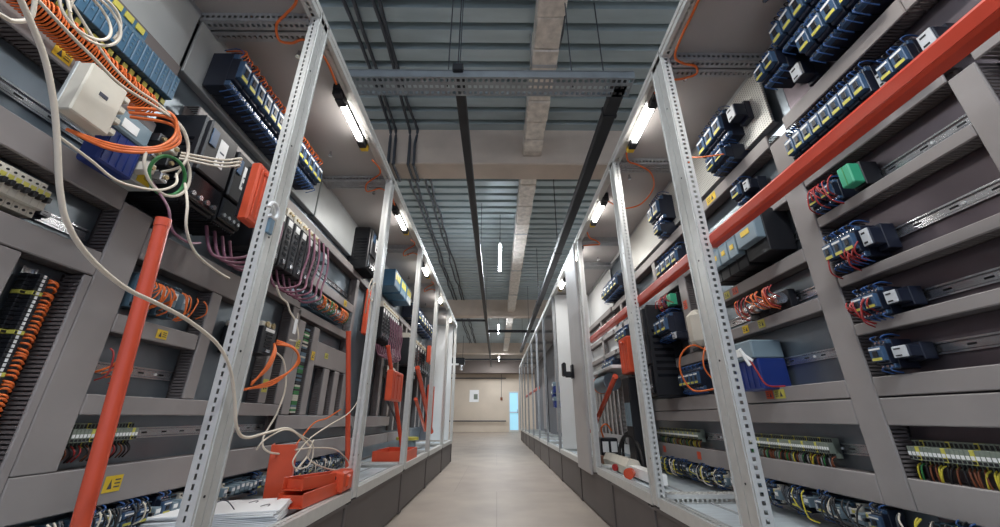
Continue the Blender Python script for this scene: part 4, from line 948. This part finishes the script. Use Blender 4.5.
mb = MB(); mb.box(-.038,.038,0,17.5,0,.06,'pipe_black',.006); mb.build('pipe_body', t, False)
for k in range(5): mb = MB(); mb.cyl((0,.12+k*3.9,.05),(0,.12+k*3.9,CEIL-3.04),.004,'conduit',6); mb.build('hanger_rod', t, False)
bar('black_pipe', (-5.19,9.6,3.04), (-.30,9.6,3.04), .03, 'pipe_black', 'black cross pipe meeting the slim middle pipe from the left', 10, 'pipe')
bar('black_pipe', (-.27,10.9,3.04), (5.19,10.9,3.02), .04, 'pipe_black', 'black cross pipe running right from the slim middle pipe', 10, 'pipe')
bar('black_pipe', (-5.19,19.0,3.35), (5.19,19.0,3.35), .04, 'conduit', 'dark pipe across the aisle before the far wall', 10, 'pipe')
bar('wall_pipe', (-2.6,22.6,2.80), (.5,22.6,2.80), .03, 'conduit', 'thin grey pipe high on the far wall', 8, 'pipe')
bar('wall_pipe', (-2.6,22.6,.55), (.5,22.6,.55), .03, 'conduit', 'thin grey pipe low on the far wall', 8, 'pipe')
t = thing('wall_switch', 'small brown switch box with conduit on the far wall', 'switch', (.25,22.69,1.7))
mb = MB(); mb.box(-.06,.06,-.05,0,-.08,.08,'wire_brown',.005); mb.build('box', t, False); mb = MB(); mb.cyl((0,-.02,.08),(0,-.02,1.4),.012,'conduit',8); mb.build('conduit', t, False)
# foil wrapped air duct, two runs
for a, b, lab in ((-1.5, 4.12, 'foil wrapped duct under the nearest part of the ceiling'), (4.48, 12.14, 'foil wrapped duct between the first and second ceiling beams'), (12.51, 20.1, 'foil wrapped duct beyond the second ceiling beam')):
    t = thing('air_duct', lab, 'duct', (.45, a, 3.92))
    mb = MB(); n = int((b-a)/.3)
    for k in range(n):
        y0 = k*(b-a)/n; y1 = (k+1)*(b-a)/n; e = .006*(k % 2)
        mb.box(-.115-e, .115+e, y0, y1-.003, -e, .26, 'foil', .012)
    mb.build('duct_body', t, False)
    for q in range(1, 4):
        mb = MB(); y = (b-a)*q/4; mb.box(-.13,.13,y,y+.03,-.012,-.004,'zinc_dull'); mb.box(-.13,-.122,y,y+.03,-.012,.44,'zinc_dull'); mb.box(.122,.13,y,y+.03,-.012,.44,'zinc_dull'); mb.build('hanger_strap', t, False)
# conduits on the deck
random.seed(9)
for i, (xo, bay) in enumerate([(x, b) for b in range(3) for x in (-1.42, -1.35, -1.16, -1.09, .62)]):
    a, b = ((-1.5, 4.10), (4.50, 12.13), (12.53, 20.08))[bay]
    P = []; n = int((b-a)/.45)
    for k in range(n+1): P.append((xo+random.uniform(-.022,.022), a+(b-a)*k/n, CEIL-.024+random.uniform(-.012,.008)))
    if bay == 0 and xo < 0: P += [(xo, 4.10, 4.1), (xo+.01, 4.10, 3.80), (xo, 4.14, 3.785), (xo, 4.45, 3.785), (xo, 4.50, 3.82), (xo+.01, 4.50, 4.2)]
    lab = ('outermost','second outermost','third outermost','innermost','lone right-hand')[i % 5]+' ceiling conduit '+('before the first beam','between the first and second beams','beyond the second beam')[bay]
    cable('ceiling_conduit', P, .019, 'conduit', lab, 'conduit', k=3, n=6)

# room lamps
def roomlamp(x, y, label, e=75, z=3.62, long=1.3):
    t = thing('ceiling_lamp', label, 'lamp', (x, y, z))
    mb = MB(); mb.box(-.02,.02,-long/2,long/2,.03,.06,'white',.006); mb.build('housing', t, False)
    mb = MB(); mb.cyl((0,-long/2+.02,0),(0,long/2-.02,0),.024,'tube_room',12); mb.build('light_tube', t, False)
    for q in (-1,1): mb = MB(); mb.cyl((0,q*long*.35,.06),(0,q*long*.35,CEIL-z),.004,'conduit',6); mb.build('hanger_rod', t, False)
    l = bpy.data.lights.new('tube_glow', 'AREA'); l.shape = 'RECTANGLE'; l.size = .1; l.size_y = long; l.energy = e; l.color = (.90,.96,1)
    lo = bpy.data.objects.new('tube_glow', l); C.objects.link(lo); lo.location = (0,0,-.03); lo.parent = t
roomlamp(.05, 6.9, 'hanging tube lamp over the aisle, nearest of the three in view', 90)
roomlamp(.05, 13.4, 'hanging tube lamp over the aisle, middle of the three in view')
roomlamp(.1, 20.6, 'hanging tube lamp over the aisle, farthest of the three in view', z=3.6)
roomlamp(.0, -.6, 'hanging tube lamp over the aisle behind the camera', 60)
for x, sd in ((-3.2,'left'),(3.2,'right')):  # unseen lamps added on both sides to lift the ambient light
    for y, n in ((1.5,'near'),(9.5,'middle'),(17.5,'far')): roomlamp(x, y, 'unseen tube lamp added for fill light on the %s side, %s one' % (sd, n), 60)
t = thing('cooling_unit', 'dark unit with a white strip hanging left at the far end of the aisle', 'unit', (-1.75,18.2,3.0))
mb = MB(); mb.box(-.55,.25,-.2,.2,0,.3,'black',.02); mb.build('housing', t, False); mb = MB(); mb.box(-.6,.0,-.24,-.2,-.05,.03,'white',.01); mb.build('white_strip', t, False)
mb = MB(); mb.cyl((.1,0,.0),(.1,0,-.25),.08,'metal',12); mb.build('outlet', t, False)
for q in (-.4,.15): mb = MB(); mb.cyl((q,0,.3),(q,0,CEIL-3.0),.01,'conduit',6); mb.build('hanger_rod', t, False)

# ------------------------------------------------------------------ world, camera
w = bpy.data.worlds.new('world'); sc.world = w; w.use_nodes = True
bg = w.node_tree.nodes['Background']; bg.inputs[0].default_value = (.62,.74,1,1); bg.inputs[1].default_value = .85
cam = bpy.data.cameras.new('camera'); cam.lens = 382.74/1000*36; cam.sensor_width = 36; cam.clip_start = .02
co = bpy.data.objects.new('camera', cam); C.objects.link(co); co.location = (0,0,.756); co.rotation_euler = (PI/2+.3814, 0, -.0075)
sc.camera = co
sc.view_settings.view_transform = 'Standard'; sc.view_settings.look = 'None'; sc.view_settings.gamma = 1; sc.view_settings.use_curve_mapping = False
sc.view_settings.exposure = 0
sc.cycles.use_denoising = True
sc.cycles.max_bounces = 6
